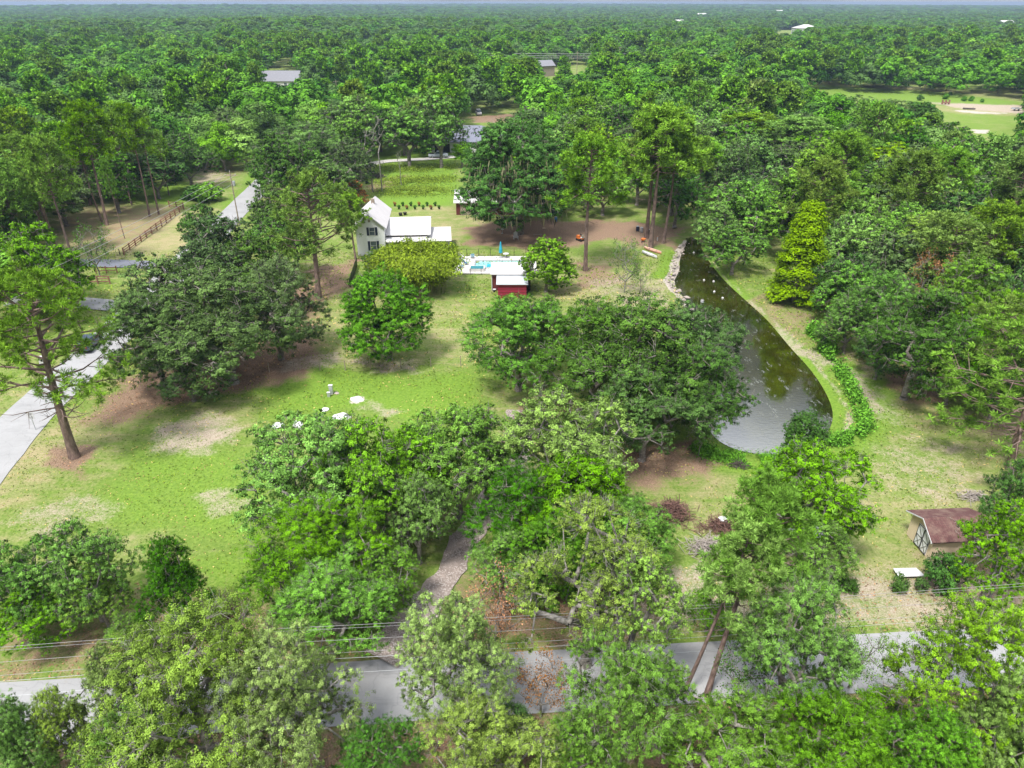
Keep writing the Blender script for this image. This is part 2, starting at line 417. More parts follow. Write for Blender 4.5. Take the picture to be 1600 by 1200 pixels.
    V, F = tubes_geo(A, B, RA, RB, max(k, 4)); trunk = npmesh('pine_limbs', V, F, 4, smooth=True); trunk.materials.append(M['pinebark'])
    return crown, trunk, R, H
def cypress(seed, lod, R=3., H=13.):
    rng = np.random.default_rng(seed); C = []; O = []
    for i in range(330):
        f = rng.uniform(.04, 1)**.9; a = rng.uniform(0, 6.28); r = R*(1.03-f)**.55*rng.uniform(.72, 1.08)*(.92+.12*math.sin(a*3+f*14))
        C.append((r*math.cos(a), r*math.sin(a), H*f)); O.append((math.cos(a), math.sin(a), .35))
    C = np.array(C); O = np.array(O); n = 70 if lod == 'mid' else 30; rep = np.repeat(np.arange(len(C)), n); d = rdir(rng, len(rep))
    P = C[rep]+d*rng.uniform(.3, 1, len(rep))[:, None]*np.array([.85, .85, .4])-np.array([0, 0, .2])*0
    P[:, 2] -= .25*np.abs(d[:, 0])
    V, F = leaf_geo(rng, P, d*.7+O[rep]*.5+np.array([0, 0, .6])+rng.normal(0, .3, d.shape), .34, .45)
    crown = npmesh('foliage', V, F, 4, np.clip(rng.random(len(C))[rep]*.5+rng.random(len(rep))*.5, 0, 1))
    A = [(0, 0, -.2+H*i/8) for i in range(8)]; B = [(0, 0, -.2+H*(i+1)/8) for i in range(8)]
    ra = [.3*(1-i/8.5) for i in range(8)]; rb = [.3*(1-(i+1)/8.5) for i in range(8)]
    for c in C[::2]: A.append((0, 0, c[2]*.92)); B.append(tuple(c)); ra.append(.05); rb.append(.015)
    V, F = tubes_geo(A, B, ra, rb, 5); tr = npmesh('limbs', V, F, 4, smooth=True); tr.materials.append(M['bark'])
    return crown, tr, R, H
def snag(seed, R=3., H=12., nt=40, tr=.14, leaves=0, cs=.45):
    """bare or thin-leaved tree of pale branches"""
    rng = np.random.default_rng(seed); d = rdir(rng, nt, -.2)
    T = np.stack([d[:, 0]*R*rng.uniform(.4, 1, nt), d[:, 1]*R*rng.uniform(.4, 1, nt), H*cs+(H*(1-cs))*rng.uniform(0, 1, nt)], 1)
    A, B, ra, rb = skeleton(T, (0, 0, -.2), H, rng, r_tip=.03, trunk_r=tr, forkz=H*cs*.85, bend=.16)
    rp = np.repeat(np.arange(nt), 4); A2 = T[rp]; B2 = A2+unit(rdir(rng, len(rp))+d[rp])*rng.uniform(.3, .9, len(rp))[:, None]
    o = np.ones(len(rp)); A = np.concatenate([A, A2]); B = np.concatenate([B, B2]); ra = np.concatenate([ra, o*.022]); rb = np.concatenate([rb, o*.01])
    V, F = tubes_geo(A, B, ra, rb, 5); tm = npmesh('bare_limbs', V, F, 4, smooth=True); tm.materials.append(M['palebark'])
    cm = None
    if leaves:
        rp = np.repeat(np.arange(len(B2)), leaves); P = B2[rp]+rng.normal(0, .28, (len(rp), 3))
        V, F = leaf_geo(rng, P, rdir(rng, len(rp))+np.array([0, 0, .5]), .22, .5); cm = npmesh('thin_leaves', V, F, 4, rng.random(len(rp)))
    return cm, tm, R, H
def bamboo(seed, R=7., H=8.):
    rng = np.random.default_rng(seed); A = []; B = []; C = []; D = []
    for i in range(260):
        a = rng.uniform(0, 6.28); r0 = R*.55*rng.random()**.5; o = np.array([r0*math.cos(a), r0*math.sin(a), 0]); out = rng.uniform(.15, .5)*R
        dr = np.array([math.cos(a+rng.normal(0, .5)), math.sin(a+rng.normal(0, .5)), 0]); h = H*rng.uniform(.7, 1.05); p = o
        for s in range(1, 8):
            f = s/7; z = h*(1-(1-f)**1.7)-h*.12*max(0, f-.75)*4; q = o+dr*out*f**2.0+np.array([0, 0, z]); A.append(p); B.append(q); p = q
            if s > 1:
                for c in range(2 if s < 5 else 4): C.append(q+rng.normal(0, .28, 3)); D.append(dr)
    A = np.array(A); B = np.array(B); C = np.array(C); D = np.array(D); rep = np.repeat(np.arange(len(C)), 9)
    P = C[rep]+rng.normal(0, .38, (len(rep), 3)); V, F = leaf_geo(rng, P, D[rep]*.6+rdir(rng, len(rep))*.7+np.array([0, 0, .3]), .5, .28, .45)
    cm = npmesh('bamboo_leaves', V, F, 4, np.clip(rng.random(len(C))[rep]*.6+rng.random(len(rep))*.4, 0, 1))
    V, F = tubes_geo(A, B, np.full(len(A), .035), np.full(len(A), .03), 4); tm = npmesh('culms', V, F, 4); tm.materials.append(M['olivecane'])
    return cm, tm, R, H
M['olivecane'] = simple('bamboo_canes', (.32, .33, .12), .6)
def moss_mesh(seed, R, H, n=900):
    rng = np.random.default_rng(seed); a = rng.uniform(0, 6.28, n); r = R*rng.uniform(.2, .85, n)**.6; z = H*rng.uniform(.3, .8, n)*np.sqrt(np.clip(1.1-(r/R)**2*.6, .1, 1))
    C = np.stack([r*np.cos(a), r*np.sin(a), z], 1); ln = rng.uniform(.4, 1.3, n)[:, None]; w = rng.uniform(.03, .09, n)[:, None]
    t = np.stack([-np.sin(a), np.cos(a), np.zeros(n)], 1)*w; dn = np.array([[0, 0, -1.]])*ln+rng.normal(0, .12, (n, 3))
    V = np.stack([C-t, C+t, C+t*.5+dn*.7, C+dn], 1).reshape(-1, 3)
    return npmesh('moss_strands', V, np.arange(n*4).reshape(n, 4), 4, rng.random(n))
# ------------------------------------------------------------------ terrain data
WZ = -0.7
water_px = [(1078, 368), (1092, 376), (1100, 398), (1128, 435), (1160, 465), (1200, 500), (1232, 540), (1265, 575), (1288, 608), (1302, 640), (1300, 665), (1285, 685),
            (1255, 700), (1225, 710), (1185, 710), (1145, 702), (1112, 682), (1095, 640), (1085, 590), (1082, 540), (1078, 490), (1066, 460), (1051, 441), (1062, 424), (1062, 402), (1072, 382)]
WPOLY = chaikin(GP(water_px, WZ))
def far_hill(x, y):
    return (9*np.exp(-((x+250)/420)**2-((y-1000)/260)**2)+17*np.exp(-((x+1500)/1400)**2-((y-3600)/700)**2)+8*np.exp(-((x-1500)/1500)**2-((y-4200)/900)**2)+17*np.exp(-((x-100)/3500)**2-((y-5600)/700)**2)
            +4*np.exp(-((x-380)/200)**2-((y-700)/150)**2))
def hgt(x, y):
    P = np.array([[x, y]]); h = float(far_hill(x, y))
    return h
roadA = [(-48.2, 42), (-50.0, 56), (-53.3, 67), (-54.5, 90), (-56.5, 112), (-58.2, 132), (-60.3, 155), (-62.6, 182), (-67, 215), (-75, 255)]
roadA = [(-45.9, 31), (-48.2, 42), (-51.6, 56), (-53.3, 67), (-54.5, 90), (-56.5, 112), (-58.2, 132), (-60.3, 155), (-62.6, 182), (-66, 215), (-70, 255)]
roadB = [(-90, 26.0), (-60, 28.2), (-33, 30.0), (-8.5, 31.8), (22, 33.9), (50, 35.6), (95, 38.5)]
HWA, HWB = 2.9, 2.45
gravel = [(-9.1, 34.2), (-7.6, 36.8), (-5.2, 42), (-4.0, 46), (-2.6, 50), (-1.0, 56), (.8, 62), (1.6, 68)]
# ------------------------------------------------------------------ ground sheet
def axis(segs):
    out = [segs[0][0]]
    for a, b, s0, s1 in segs:
        x = a; s = s0
        while x < b-1e-6:
            f = (x-a)/(b-a); s = s0*(s1/s0)**f; x = min(b, x+s); out.append(x)
    return np.array(out)
xp = axis([(-9000, -400, 700, 40), (-400, -82, 40, 1.5), (-82, 84, .55, .55), (84, 420, 1.2, 20), (420, 9000, 20, 700)])
yp = axis([(-400, 14, 60, 1.5), (14, 110, .55, .55), (110, 230, .6, 2.5), (230, 520, 2.5, 12), (520, 12000, 12, 500)])
nx, ny = len(xp), len(yp)
XX, YY = np.meshgrid(xp, yp); P2 = np.stack([XX.ravel(), YY.ravel()], 1)
near = (np.abs(P2[:, 0]) < 260) & (P2[:, 1] > 10) & (P2[:, 1] < 520)
Pn = P2[near]
def nz(P, s, seed):                                     # cheap value noise for edges
    r = np.random.default_rng(seed); out = np.zeros(len(P))
    for i in range(5):
        a = r.uniform(0, 6.28); k = s*r.uniform(.7, 1.6); out += np.sin(P[:, 0]*k*math.cos(a)+P[:, 1]*k*math.sin(a)+r.uniform(0, 6.28))
    return out/5
dw = sdist(Pn, WPOLY)
Z = far_hill(P2[:, 0], P2[:, 1])
zn = .10*nz(Pn, .5, 3)+.05*nz(Pn, 1.3, 4)
zn = np.where(dw < 2.2, zn*0-(2.2-np.maximum(dw, -6))*.32-.0, zn)
zn = np.where(dw < 2.2, -np.clip((2.2-dw)/2.2, 0, 1)*.75-np.clip(-dw, 0, 3)*.5, zn)
crk = pdist(Pn, GP([(1080, 372), (1060, 360), (1030, 348), (1005, 344)])); zn = np.where(crk < 2.0, np.minimum(zn, -.75*(1-crk/2.0)), zn)
for ln, hw in ((roadA, HWA), (roadB, HWB)):
    d = pdist(Pn, ln); zn = np.where(d < hw+1.5, np.minimum(zn, 0)*sm(d, hw, hw+1.5)-.05*(1-sm(d, hw, hw+1.5)), zn)
Z[near] += zn
ch = {k: np.zeros(len(P2)) for k in ('litter', 'sand', 'lush', 'dry', 'bare')}
def paint(k, poly, f=2.0, amt=1.0, z=0.0):
    Q = GP(poly, z); wob = nz(Pn, .9, len(poly)*7)*1.3+nz(Pn, .35, 5)*1.6+nz(Pn, 2.4, 77)*.5
    v = (1-sm(sdist(Pn, Q)+wob*min(1, f/2), -f*.5, f*.7))*amt
    a = ch[k]; a[near] = np.maximum(a[near], v)
def paintl(k, line, hw, f=1.0, amt=1.0, px=True):
    Q = GP(line) if px else np.array(line); v = (1-sm(pdist(Pn, Q)+nz(Pn, .8, 9)*.35, hw-f*.4, hw+f))*amt
    a = ch[k]; a[near] = np.maximum(a[near], v)
paint('litter', [(150, 640), (200, 590), (330, 560), (440, 540), (500, 470), (500, 540), (470, 590), (390, 602), (300, 625), (200, 655), (130, 660)], 4)
paint('litter', [(85, 700), (150, 700), (150, 722), (130, 745), (80, 742)], 1.5)
paint('litter', [(490, 425), (560, 405), (550, 440), (500, 475), (470, 520), (440, 560), (400, 560), (430, 480)], 3)
paint('litter', [(730, 355), (800, 342), (900, 345), (1000, 345), (1060, 352), (1058, 385), (1010, 388), (950, 372), (905, 385), (860, 395), (790, 385), (730, 382)], 4)
paint('litter', [(890, 405), (955, 415), (975, 445), (910, 448)], 3, .8)
paint('litter', [(955, 700), (1080, 690), (1110, 725), (1020, 765), (960, 740)], 3, .9)
paint('litter', [(0, 985), (150, 960), (240, 900), (420, 935), (600, 985), (620, 1022), (200, 1058), (0, 1066)], 5, .62)
paint('litter', [(740, 860), (860, 900), (1000, 930), (1060, 960), (1000, 1000), (800, 1015), (650, 1028), (700, 930)], 4, .75)
paint('litter', [(800, 630), (850, 600), (900, 640), (850, 700), (790, 700)], 2, 1)
paint('litter', [(1150, 470), (1210, 450), (1300, 520), (1420, 590), (1370, 610), (1300, 560), (1240, 520)], 2.5, .55)
paint('litter', [(1380, 590), (1440, 560), (1470, 620), (1410, 620)], 3, .9)
paint('litter', [(85, 340), (200, 322), (285, 322), (240, 372), (110, 400)], 5, .55)
paint('litter', [(1480, 880), (1600, 860), (1600, 960), (1440, 930)], 3, .9)
paint('litter', [(0, 1160), (600, 1120), (1100, 1075), (1600, 1055), (1600, 1200), (0, 1200)], 2, .8)
paint('litter', [(300, 255), (370, 255), (385, 268), (330, 300), (300, 290)], 5, .5)
paint('litter', [(560, 290), (640, 270), (640, 285), (590, 300)], 3, .7)
paint('litter', [(735, 182), (800, 178), (810, 190), (740, 192)], 4, 1)
paint('bare', [(990, 880), (1180, 870), (1300, 880), (1470, 900), (1600, 900), (1600, 985), (1300, 985), (1000, 985)], 3, .62)
paint('bare', [(240, 665), (300, 650), (370, 665), (390, 690), (330, 705), (250, 700)], 3, .75)
paint('bare', [(300, 770), (350, 765), (365, 790), (330, 800)], 2, .6)
paint('bare', [(30, 800), (130, 770), (170, 800), (60, 850)], 3, .5)
paint('bare', [(1390, 690), (1500, 680), (1560, 750), (1480, 790), (1390, 770), (1350, 700)], 4, .42)
paint('bare', [(920, 440), (1000, 425), (1040, 450), (1060, 480), (960, 480)], 3, .5)
paint('bare', [(1300, 520), (1350, 560), (1420, 650), (1400, 680), (1330, 600)], 2.5, .4)
paintl('bare', [(1195, 500), (1255, 545), (1330, 580), (1370, 640)], .7, .8, .65)
paint('sand', [(455, 655), (560, 650), (590, 690), (440, 690)], 1, .0)
paint('sand', [(548, 622), (566, 620), (572, 627), (552, 631)], .7, .9)
paint('bare', [(580, 625), (640, 640), (600, 665), (560, 640)], 1.5, .6)
paint('bare', [(440, 562), (520, 558), (520, 572), (450, 578)], 1.5, .6)
paint('bare', [(560, 565), (650, 560), (650, 578), (580, 584)], 2, .8)
paintl('sand', [(1052, 452), (1044, 438), (1054, 422), (1056, 404), (1064, 388), (1075, 372)], .6, .6)
paintl('sand', [(1052, 448), (1072, 470), (1092, 500)], .5, .6)
paintl('bare', [(1103, 392), (1130, 425), (1168, 462), (1205, 492), (1243, 530), (1280, 568), (1305, 602), (1325, 635), (1328, 662), (1312, 690)], .12, .5, .7)
paint('lush', [(395, 590), (480, 570), (560, 590), (730, 585), (740, 660), (640, 670), (560, 640), (430, 650)], 4, .85)
paint('lush', [(210, 700), (340, 705), (400, 700), (430, 830), (360, 850), (180, 800)], 5, .6)
paint('lush', [(600, 258), (700, 252), (712, 300), (700, 320), (600, 322)], 5, 1)
paintl('lush', [(1108, 410), (1170, 472), (1240, 540), (1290, 595), (1312, 640), (1305, 680)], 1.3, .8, .9)
paintl('lush', [(1085, 700), (1140, 715), (1200, 722), (1290, 700), (1360, 650), (1345, 590), (1280, 520)], 2.2, 2, .9)
paint('lush', [(1040, 390), (1060, 385), (1050, 430), (1030, 430)], 2, .8)
paint('lush', [(1080, 470), (1110, 480), (1120, 530), (1085, 520)], 2, .9)
paint('lush', [(590, 235), (700, 232), (705, 250), (590, 252)], 5, 1)
paint('lush', [(370, 300), (400, 262), (395, 290), (350, 325)], 3, .7)
paint('lush', [(200, 295), (310, 285), (330, 310), (240, 318)], 4, .7)
paint('lush', [(300, 880), (400, 870), (420, 920), (330, 925)], 3, .7)
paint('dry', [(500, 480), (560, 440), (700, 470), (760, 450), (740, 560), (560, 570), (490, 540)], 5, .28)
paint('dry', [(380, 640), (250, 640), (150, 700), (0, 800), (0, 700), (100, 650)], 6, .6)
paint('dry', [(90, 320), (330, 330), (290, 400), (100, 410)], 6, .8)
paint('dry', [(1200, 480), (1480, 620), (1600, 700), (1600, 850), (1300, 900), (1280, 760), (1380, 650), (1250, 540)], 5, .33)
paint('dry', [(960, 720), (1200, 720), (1220, 800), (1100, 860), (960, 800)], 4, .35)
paint('dry', [(730, 300), (800, 320), (700, 390), (640, 330)], 5, .5)
paint('dry', [(860, 400), (1040, 400), (1060, 480), (840, 480)], 5, .5)
paint('dry', [(1262, 128), (1600, 148), (1600, 160), (1262, 140)], 8, .5)
paint('lush', [(1262, 132), (1480, 145), (1600, 160), (1540, 164), (1440, 162), (1300, 150)], 8, .55)
paint('bare', [(1450, 160), (1600, 165), (1600, 178), (1520, 172)], 6, 1)
paint('dry', [(1460, 165), (1600, 172), (1600, 215), (1400, 215)], 8, .62)
paint('lush', [(1460, 175), (1600, 182), (1600, 215), (1420, 215)], 8, .45)
paint('sand', [(1490, 172), (1580, 176), (1560, 179), (1500, 176)], 3, .8)
paint('sand', [(1520, 203), (1548, 203), (1545, 209), (1522, 208)], 3, .9)
paint('sand', [(1395, 158), (1420, 160), (1400, 161)], 3, .3)
paint('bare', [(300, 258), (350, 262), (345, 285), (300, 288)], 5, .6)
far_m = P2[:, 1] > 300
V = np.stack([P2[:, 0], P2[:, 1], Z], 1)
ii = np.arange(nx*ny).reshape(ny, nx)
F = np.stack([ii[:-1, :-1].ravel(), ii[:-1, 1:].ravel(), ii[1:, 1:].ravel(), ii[1:, :-1].ravel()], 1)
gme = npmesh('ground', V, F, 4, smooth=True)
for k, a in ch.items():
    at = gme.attributes.new(k, 'FLOAT', 'POINT'); at.data.foreach_set('value', a.astype(np.float32))
m, t, b = nmat('grassland'); b.inputs['Roughness'].default_value = .95; b.inputs['Specular IOR Level'].default_value = .1
n_f = noise(t, 3.2, 5, .75); n_m = noise(t, .55, 5, .65); n_l = noise(t, .11, 4, .6); n_x = noise(t, 9, 3, .7)
g = mixc(t, mrange(t, n_f, .3, .7), (.085, .165, .022), (.22, .295, .065))
dryc = mixc(t, mrange(t, n_x, .3, .7), (.24, .20, .085), (.46, .40, .24))
f0 = mth(t, 'ADD', mrange(t, n_l, .42, .62, 0, .33), mrange(t, n_m, .46, .66, 0, .4))
at = {k: nd(t, 'ShaderNodeAttribute', attribute_name=k).outputs['Fac'] for k in ch}
def edge(k, a=.3, b=.85, w=1.3):
    s = mth(t, 'ADD', at[k], mth(t, 'MULTIPLY', mth(t, 'SUBTRACT', n_m, .5), w))
    s = mth(t, 'ADD', s, mth(t, 'MULTIPLY', mth(t, 'SUBTRACT', n_f, .5), w*.8))
    s = mth(t, 'ADD', s, mth(t, 'MULTIPLY', mth(t, 'SUBTRACT', n_x, .5), w*.7))
    return mrange(t, mth(t, 'MULTIPLY', s, mrange(t, at[k], 0, .12)), a, b)
f1 = mth(t, 'ADD', f0, mth(t, 'MULTIPLY', at['dry'], .6))
f1 = mth(t, 'ADD', f1, mth(t, 'MULTIPLY', mth(t, 'SUBTRACT', n_f, .5), .9))
f1 = mth(t, 'SUBTRACT', f1, mth(t, 'MULTIPLY', at['lush'], .8))
n_s = noise(t, 1.0, 3, .55, stretch=(.07, 1.1, 1)); f1 = mth(t, 'ADD', f1, mth(t, 'MULTIPLY', mth(t, 'SUBTRACT', n_s, .5), .9))     # mower passes
c = mixc(t, mrange(t, f1, .1, .95), g, dryc)
lushc = mixc(t, mrange(t, n_f, .3, .7), (.09, .19, .02), (.22, .335, .05))
c = mixc(t, edge('lush', .2, .8), c, lushc)
litc = mixc(t, mrange(t, n_x, .3, .7), (.12, .078, .052), (.38, .26, .18))
c = mixc(t, edge('litter'), c, litc)
barec = mixc(t, mrange(t, n_x, .3, .7), (.25, .19, .14), (.52, .45, .36))
c = mixc(t, edge('bare'), c, barec)
sandc = mixc(t, mrange(t, n_f, .3, .7), (.34, .29, .24), (.58, .53, .48))
c = mixc(t, edge('sand', .4, .6), c, sandc)
t.links.new(c, b.inputs['Base Color'])
hb_ = mth(t, 'ADD', n_f, mth(t, 'MULTIPLY', n_x, .5)); bump(t, b, hb_, .12, .7)
gme.materials.append(m)
tag(link('ground', gme), kind='structure')
# roads
def ribbon(name, line, hw, z, m, seg=1.5, wob=0, cross=1, kind='structure'):
    pts = []; line = np.array(line, float)
    for i in range(len(line)-1):
        n = max(1, int(np.linalg.norm(line[i+1]-line[i])/seg))
        for j in range(n): pts.append(line[i]+(line[i+1]-line[i])*j/n)
    pts.append(line[-1]); pts = np.array(pts)
    for _ in range(6): pts[1:-1] = (pts[:-2]+2*pts[1:-1]+pts[2:])/4
    d = unit(np.gradient(pts, axis=0)); nn = np.stack([-d[:, 1], d[:, 0]], 1); rng = np.random.default_rng(5)
    n = len(pts); wl = hw+np.convolve(rng.normal(0, wob, n+4), np.ones(5)/5, 'valid')*2; wr = hw+np.convolve(rng.normal(0, wob, n+4), np.ones(5)/5, 'valid')*2
    ws = np.linspace(-1, 1, 7); V = []
    for i in range(n):
        for w in ws:
            o = pts[i]+nn[i]*(w*(wl[i] if w > 0 else wr[i])); V.append((o[0], o[1], z+.035*(1-w*w)-(.0 if abs(w) < 1 else .02)))
    k = len(ws); F = [(i*k+j, i*k+j+1, (i+1)*k+j+1, (i+1)*k+j) for i in range(n-1) for j in range(k-1)]
    me = npmesh(name, V, F, 4, smooth=True); me.materials.append(m); return tag(link(name, me), kind=kind)
def asphalt(name, c):
    m, t, b = nmat(name); b.inputs['Roughness'].default_value = .9
    a = noise(t, .25, 5, .6, stretch=(1, 1, 1)); a2 = noise(t, 22, 2, .7); a3 = noise(t, 1.8, 6, .7)
    x = mixc(t, mrange(t, a, .35, .65), tuple(v*.82 for v in c), c)
    x = mixc(t, mrange(t, a2, .2, .8, 0, .35), x, tuple(v*1.3 for v in c)); x = mixc(t, mrange(t, a3, .58, .75, 0, .35), x, (.3, .27, .22))
    vo = nd(t, 'ShaderNodeTexVoronoi', feature='DISTANCE_TO_EDGE'); vo.inputs['Scale'].default_value = .32; tq = nd(t, 'ShaderNodeTexCoord')
    wn = nd(t, 'ShaderNodeTexNoise'); wn.inputs['Scale'].default_value = 1.3; t.links.new(tq.outputs['Object'], wn.inputs['Vector']); wv = nd(t, 'ShaderNodeVectorMath', operation='ADD'); t.links.new(tq.outputs['Object'], wv.inputs[0]); t.links.new(wn.outputs['Color'], wv.inputs[1]); t.links.new(wv.outputs[0], vo.inputs['Vector'])
    x = mixc(t, mrange(t, vo.outputs['Distance'], .0, .015, .3, 0), x, tuple(v*.45 for v in c)); st = noise(t, .6, 4, .7, stretch=(.25, 1.6, 1)); x = mixc(t, mrange(t, st, .52, .7, 0, .5), x, tuple(v*.62 for v in c))
    t.links.new(x, b.inputs['Base Color']); bump(t, b, a2, .01, .4); return m
M['asphalt'] = asphalt('worn_pale_asphalt', (.34, .34, .345)); M['blacktop'] = asphalt('blue_grey_blacktop', (.16, .17, .21))
M['concrete'] = simple('pale_concrete', (.5, .48, .45), .85, scale=2, c2=(.48, .46, .43))
ribbon('road', roadA, HWA, .03, M['asphalt'], wob=.06)
ribbon('road', roadB, HWB, .034, M['asphalt'], wob=.05)
m, t, b = nmat('gravel'); b.inputs['Roughness'].default_value = .95
vr = nd(t, 'ShaderNodeTexVoronoi'); vr.inputs['Scale'].default_value = 7; tcn = nd(t, 'ShaderNodeTexCoord'); t.links.new(tcn.outputs['Object'], vr.inputs['Vector'])
x = mixc(t, mrange(t, vr.outputs['Distance'], .1, .6), (.62, .57, .54), (.2, .16, .14)); x = mixc(t, mrange(t, noise(t, .9, 5, .7), .35, .65), x, (.36, .30, .27)); t.links.new(x, b.inputs['Base Color'])
bump(t, b, vr.outputs['Distance'], .06, .9); M['gravel'] = m
ribbon('gravel_driveway', gravel, 1.45, .14, m, seg=.6, wob=.35)
ribbon('asphalt_driveway', [(-61, 117.5), (-66, 118.5), (-74, 119), (-84, 119), (-100, 121)], 2.0, .14, M['blacktop'], wob=.08)
ribbon('concrete_driveway', GP([(560, 262), (600, 252), (625, 251), (650, 250), (690, 247), (722, 244)]), 1.9, .15, M['concrete'], wob=.05)
ribbon('side_driveway', [(-59, 99), (-65, 100.5), (-76, 101)], 2.0, .14, M['asphalt'], wob=.1)
# water
m, t, b = nmat('pond_water'); b.inputs['Roughness'].default_value = .05; b.inputs['IOR'].default_value = 3.8
n1 = noise(t, .12, 4, .6); n2 = noise(t, 1.2, 6, .7, stretch=(1, .45, 1))
x = mixc(t, mrange(t, n1, .35, .65), (.014, .018, .002), (.040, .040, .003)); t.links.new(x, b.inputs['Base Color'])
r = mrange(t, n2, .56, .66, .05, .4); t.links.new(r, b.inputs['Roughness'])
bump(t, b, noise(t, 1.6, 3, .6, stretch=(1, 1.8, 1)), .02, .2)
WP = chaikin(GP(water_px, WZ), 0)
cen = WPOLY.mean(0); W2 = cen+(WPOLY-cen)*1.0; wm = MB(); wm.poly([(x_, y_, WZ) for x_, y_ in [tuple(q) for q in W2]])
wm.poly([(p[0], p[1], WZ-.003) for p in [(19.6, 140.5), (24, 137.5), (28.5, 134), (36, 131), (37, 134.5), (30, 139), (24, 143), (20, 145)]])
tag(wm.build('water', m), kind='structure')
# pale boulders and seawall stones along the west bank, built as one loose mass
rng = np.random.default_rng(8)
def rock_me(seed, n=1):
    bm = bmesh.new(); bmesh.ops.create_icosphere(bm, subdivisions=2, radius=1); r = np.random.default_rng(seed)
    for v in bm.verts:
        s = 1+.18*math.sin(v.co.x*3+seed)+.15*math.sin(v.co.y*4+seed*2)+r.normal(0, .05); v.co *= s; v.co.z *= .6
    me = bpy.data.meshes.new('rock'); bm.to_mesh(me); bm.free(); return me
V = []; F = []; base = rock_me(3); bv = np.array([v.co[:] for v in base.vertices]); bf = np.array([p.vertices[:] for p in base.polygons])
for i in range(90):
    q = rng.random(); ln = GP([(1090, 498), (1072, 470), (1052, 450), (1044, 438), (1054, 422), (1056, 404), (1064, 388), (1075, 374)], -.2)
    s = q*(len(ln)-1); j = int(s); p = ln[j]*(1-(s-j))+ln[j+1]*(s-j)+rng.normal(0, .4, 2); a = rng.uniform(0, 6.28); c_, s_ = math.cos(a), math.sin(a)
    S = bv*rng.uniform(.12, .34)*np.array([1.3, .9, .7]); S = np.stack([S[:, 0]*c_-S[:, 1]*s_+p[0], S[:, 0]*s_+S[:, 1]*c_+p[1], S[:, 2]-.25], 1)
    F.append(bf+len(V)*len(bv)); V.append(S)
me = npmesh('bank_stones', np.concatenate(V), np.concatenate(F), 3); M['stone'] = simple('pinkish_stone', (.36, .31, .28), .9, scale=2, c2=(.36, .30, .27)); me.materials.append(M['stone'])
tag(link('bank_stones', me), 'pale pinkish rubble lining the near bank at the head of the pond', 'rocks', kind='stuff')
# ------------------------------------------------------------------ tree prototypes
PRO = {}
def proto(kind, lod, var):
    key = (kind, lod, var)
    if key in PRO: return PRO[key]
    s = hash((len(kind), var))%97+var*13+sum(map(ord, kind))
    K = kind
    if K == 'oak': r = broadleaf(s, lod, nl=7, cover=150, clump=.15, nper=300, hbf=.08, spread=.58, lobe=.45, leafsz=.9)
    elif K == 'laurel': r = broadleaf(s, lod, nl=8, cover=150, clump=.14, nper=260, hbf=.2, spread=.6, lobe=.42, gap=.12, bark='palebark', twigs=1.3)
    elif K == 'round': r = broadleaf(s, lod, nl=8, cover=230, clump=.15, nper=300, hbf=.05, spread=.5, lobe=.5, twigs=.7)
    elif K == 'tall': r = broadleaf(s, lod, R=4.5, H=13, nl=5, cover=130, clump=.17, nper=260, hbf=.22, spread=.45, lobe=.5, gap=.08)
    elif K == 'sparse': r = broadleaf(s, lod, R=5, H=12, nl=6, cover=95, clump=.13, nper=170, hbf=.25, spread=.6, lobe=.4, gap=.3, bark='palebark', twigs=2)
    elif K == 'bush': r = broadleaf(s, lod, R=2, H=2.6, nl=4, cover=60, clump=.26, nper=180, hbf=.05, spread=.4, lobe=.6, trunk_r=.08, leafsz=.8, twigs=.5)
    elif K == 'pine': r = pine(s, lod, dens=1.35)
    elif K == 'pinebig': r = pine(s, lod, R=6.5, H=18, cs=.36, nb=54, dens=1.25, trunk_r=.42, dead=12)
    elif K == 'pinethin': r = pine(s, lod, R=3.4, H=19, cs=.6, nb=34, dens=1.1, trunk_r=.2, dead=5)
    elif K == 'pinelow': r = pine(s, lod, R=6, H=15, cs=.3, nb=50, dens=1.0, trunk_r=.3, dead=16)
    elif K == 'cypress': r = cypress(s, lod)
    elif K == 'snag': r = snag(s)
    elif K == 'thinleaf': r = snag(s, R=3.5, H=9, nt=60, leaves=10, cs=.3)
    elif K == 'tallsnag': r = snag(s, R=1.8, H=14, nt=26, tr=.16, cs=.62)
    elif K == 'bamboo': r = bamboo(s)
    PRO[key] = r; return r
NV = dict(fine=2, near=2, mid=3, far=4, vfar=4)
NAMES = dict(oak='oak_tree', laurel='laurel_oak_tree', round='round_tree', tall='broadleaf_tree', sparse='twiggy_tree', bush='bush', pine='pine_tree', pinebig='pine_tree', pinethin='pine_tree', pinelow='pine_tree',
             cypress='cypress_tree', snag='bare_tree', thinleaf='thin_tree', tallsnag='bare_tree', bamboo='bamboo_clump')
TREES = []; trng = random.Random(11)
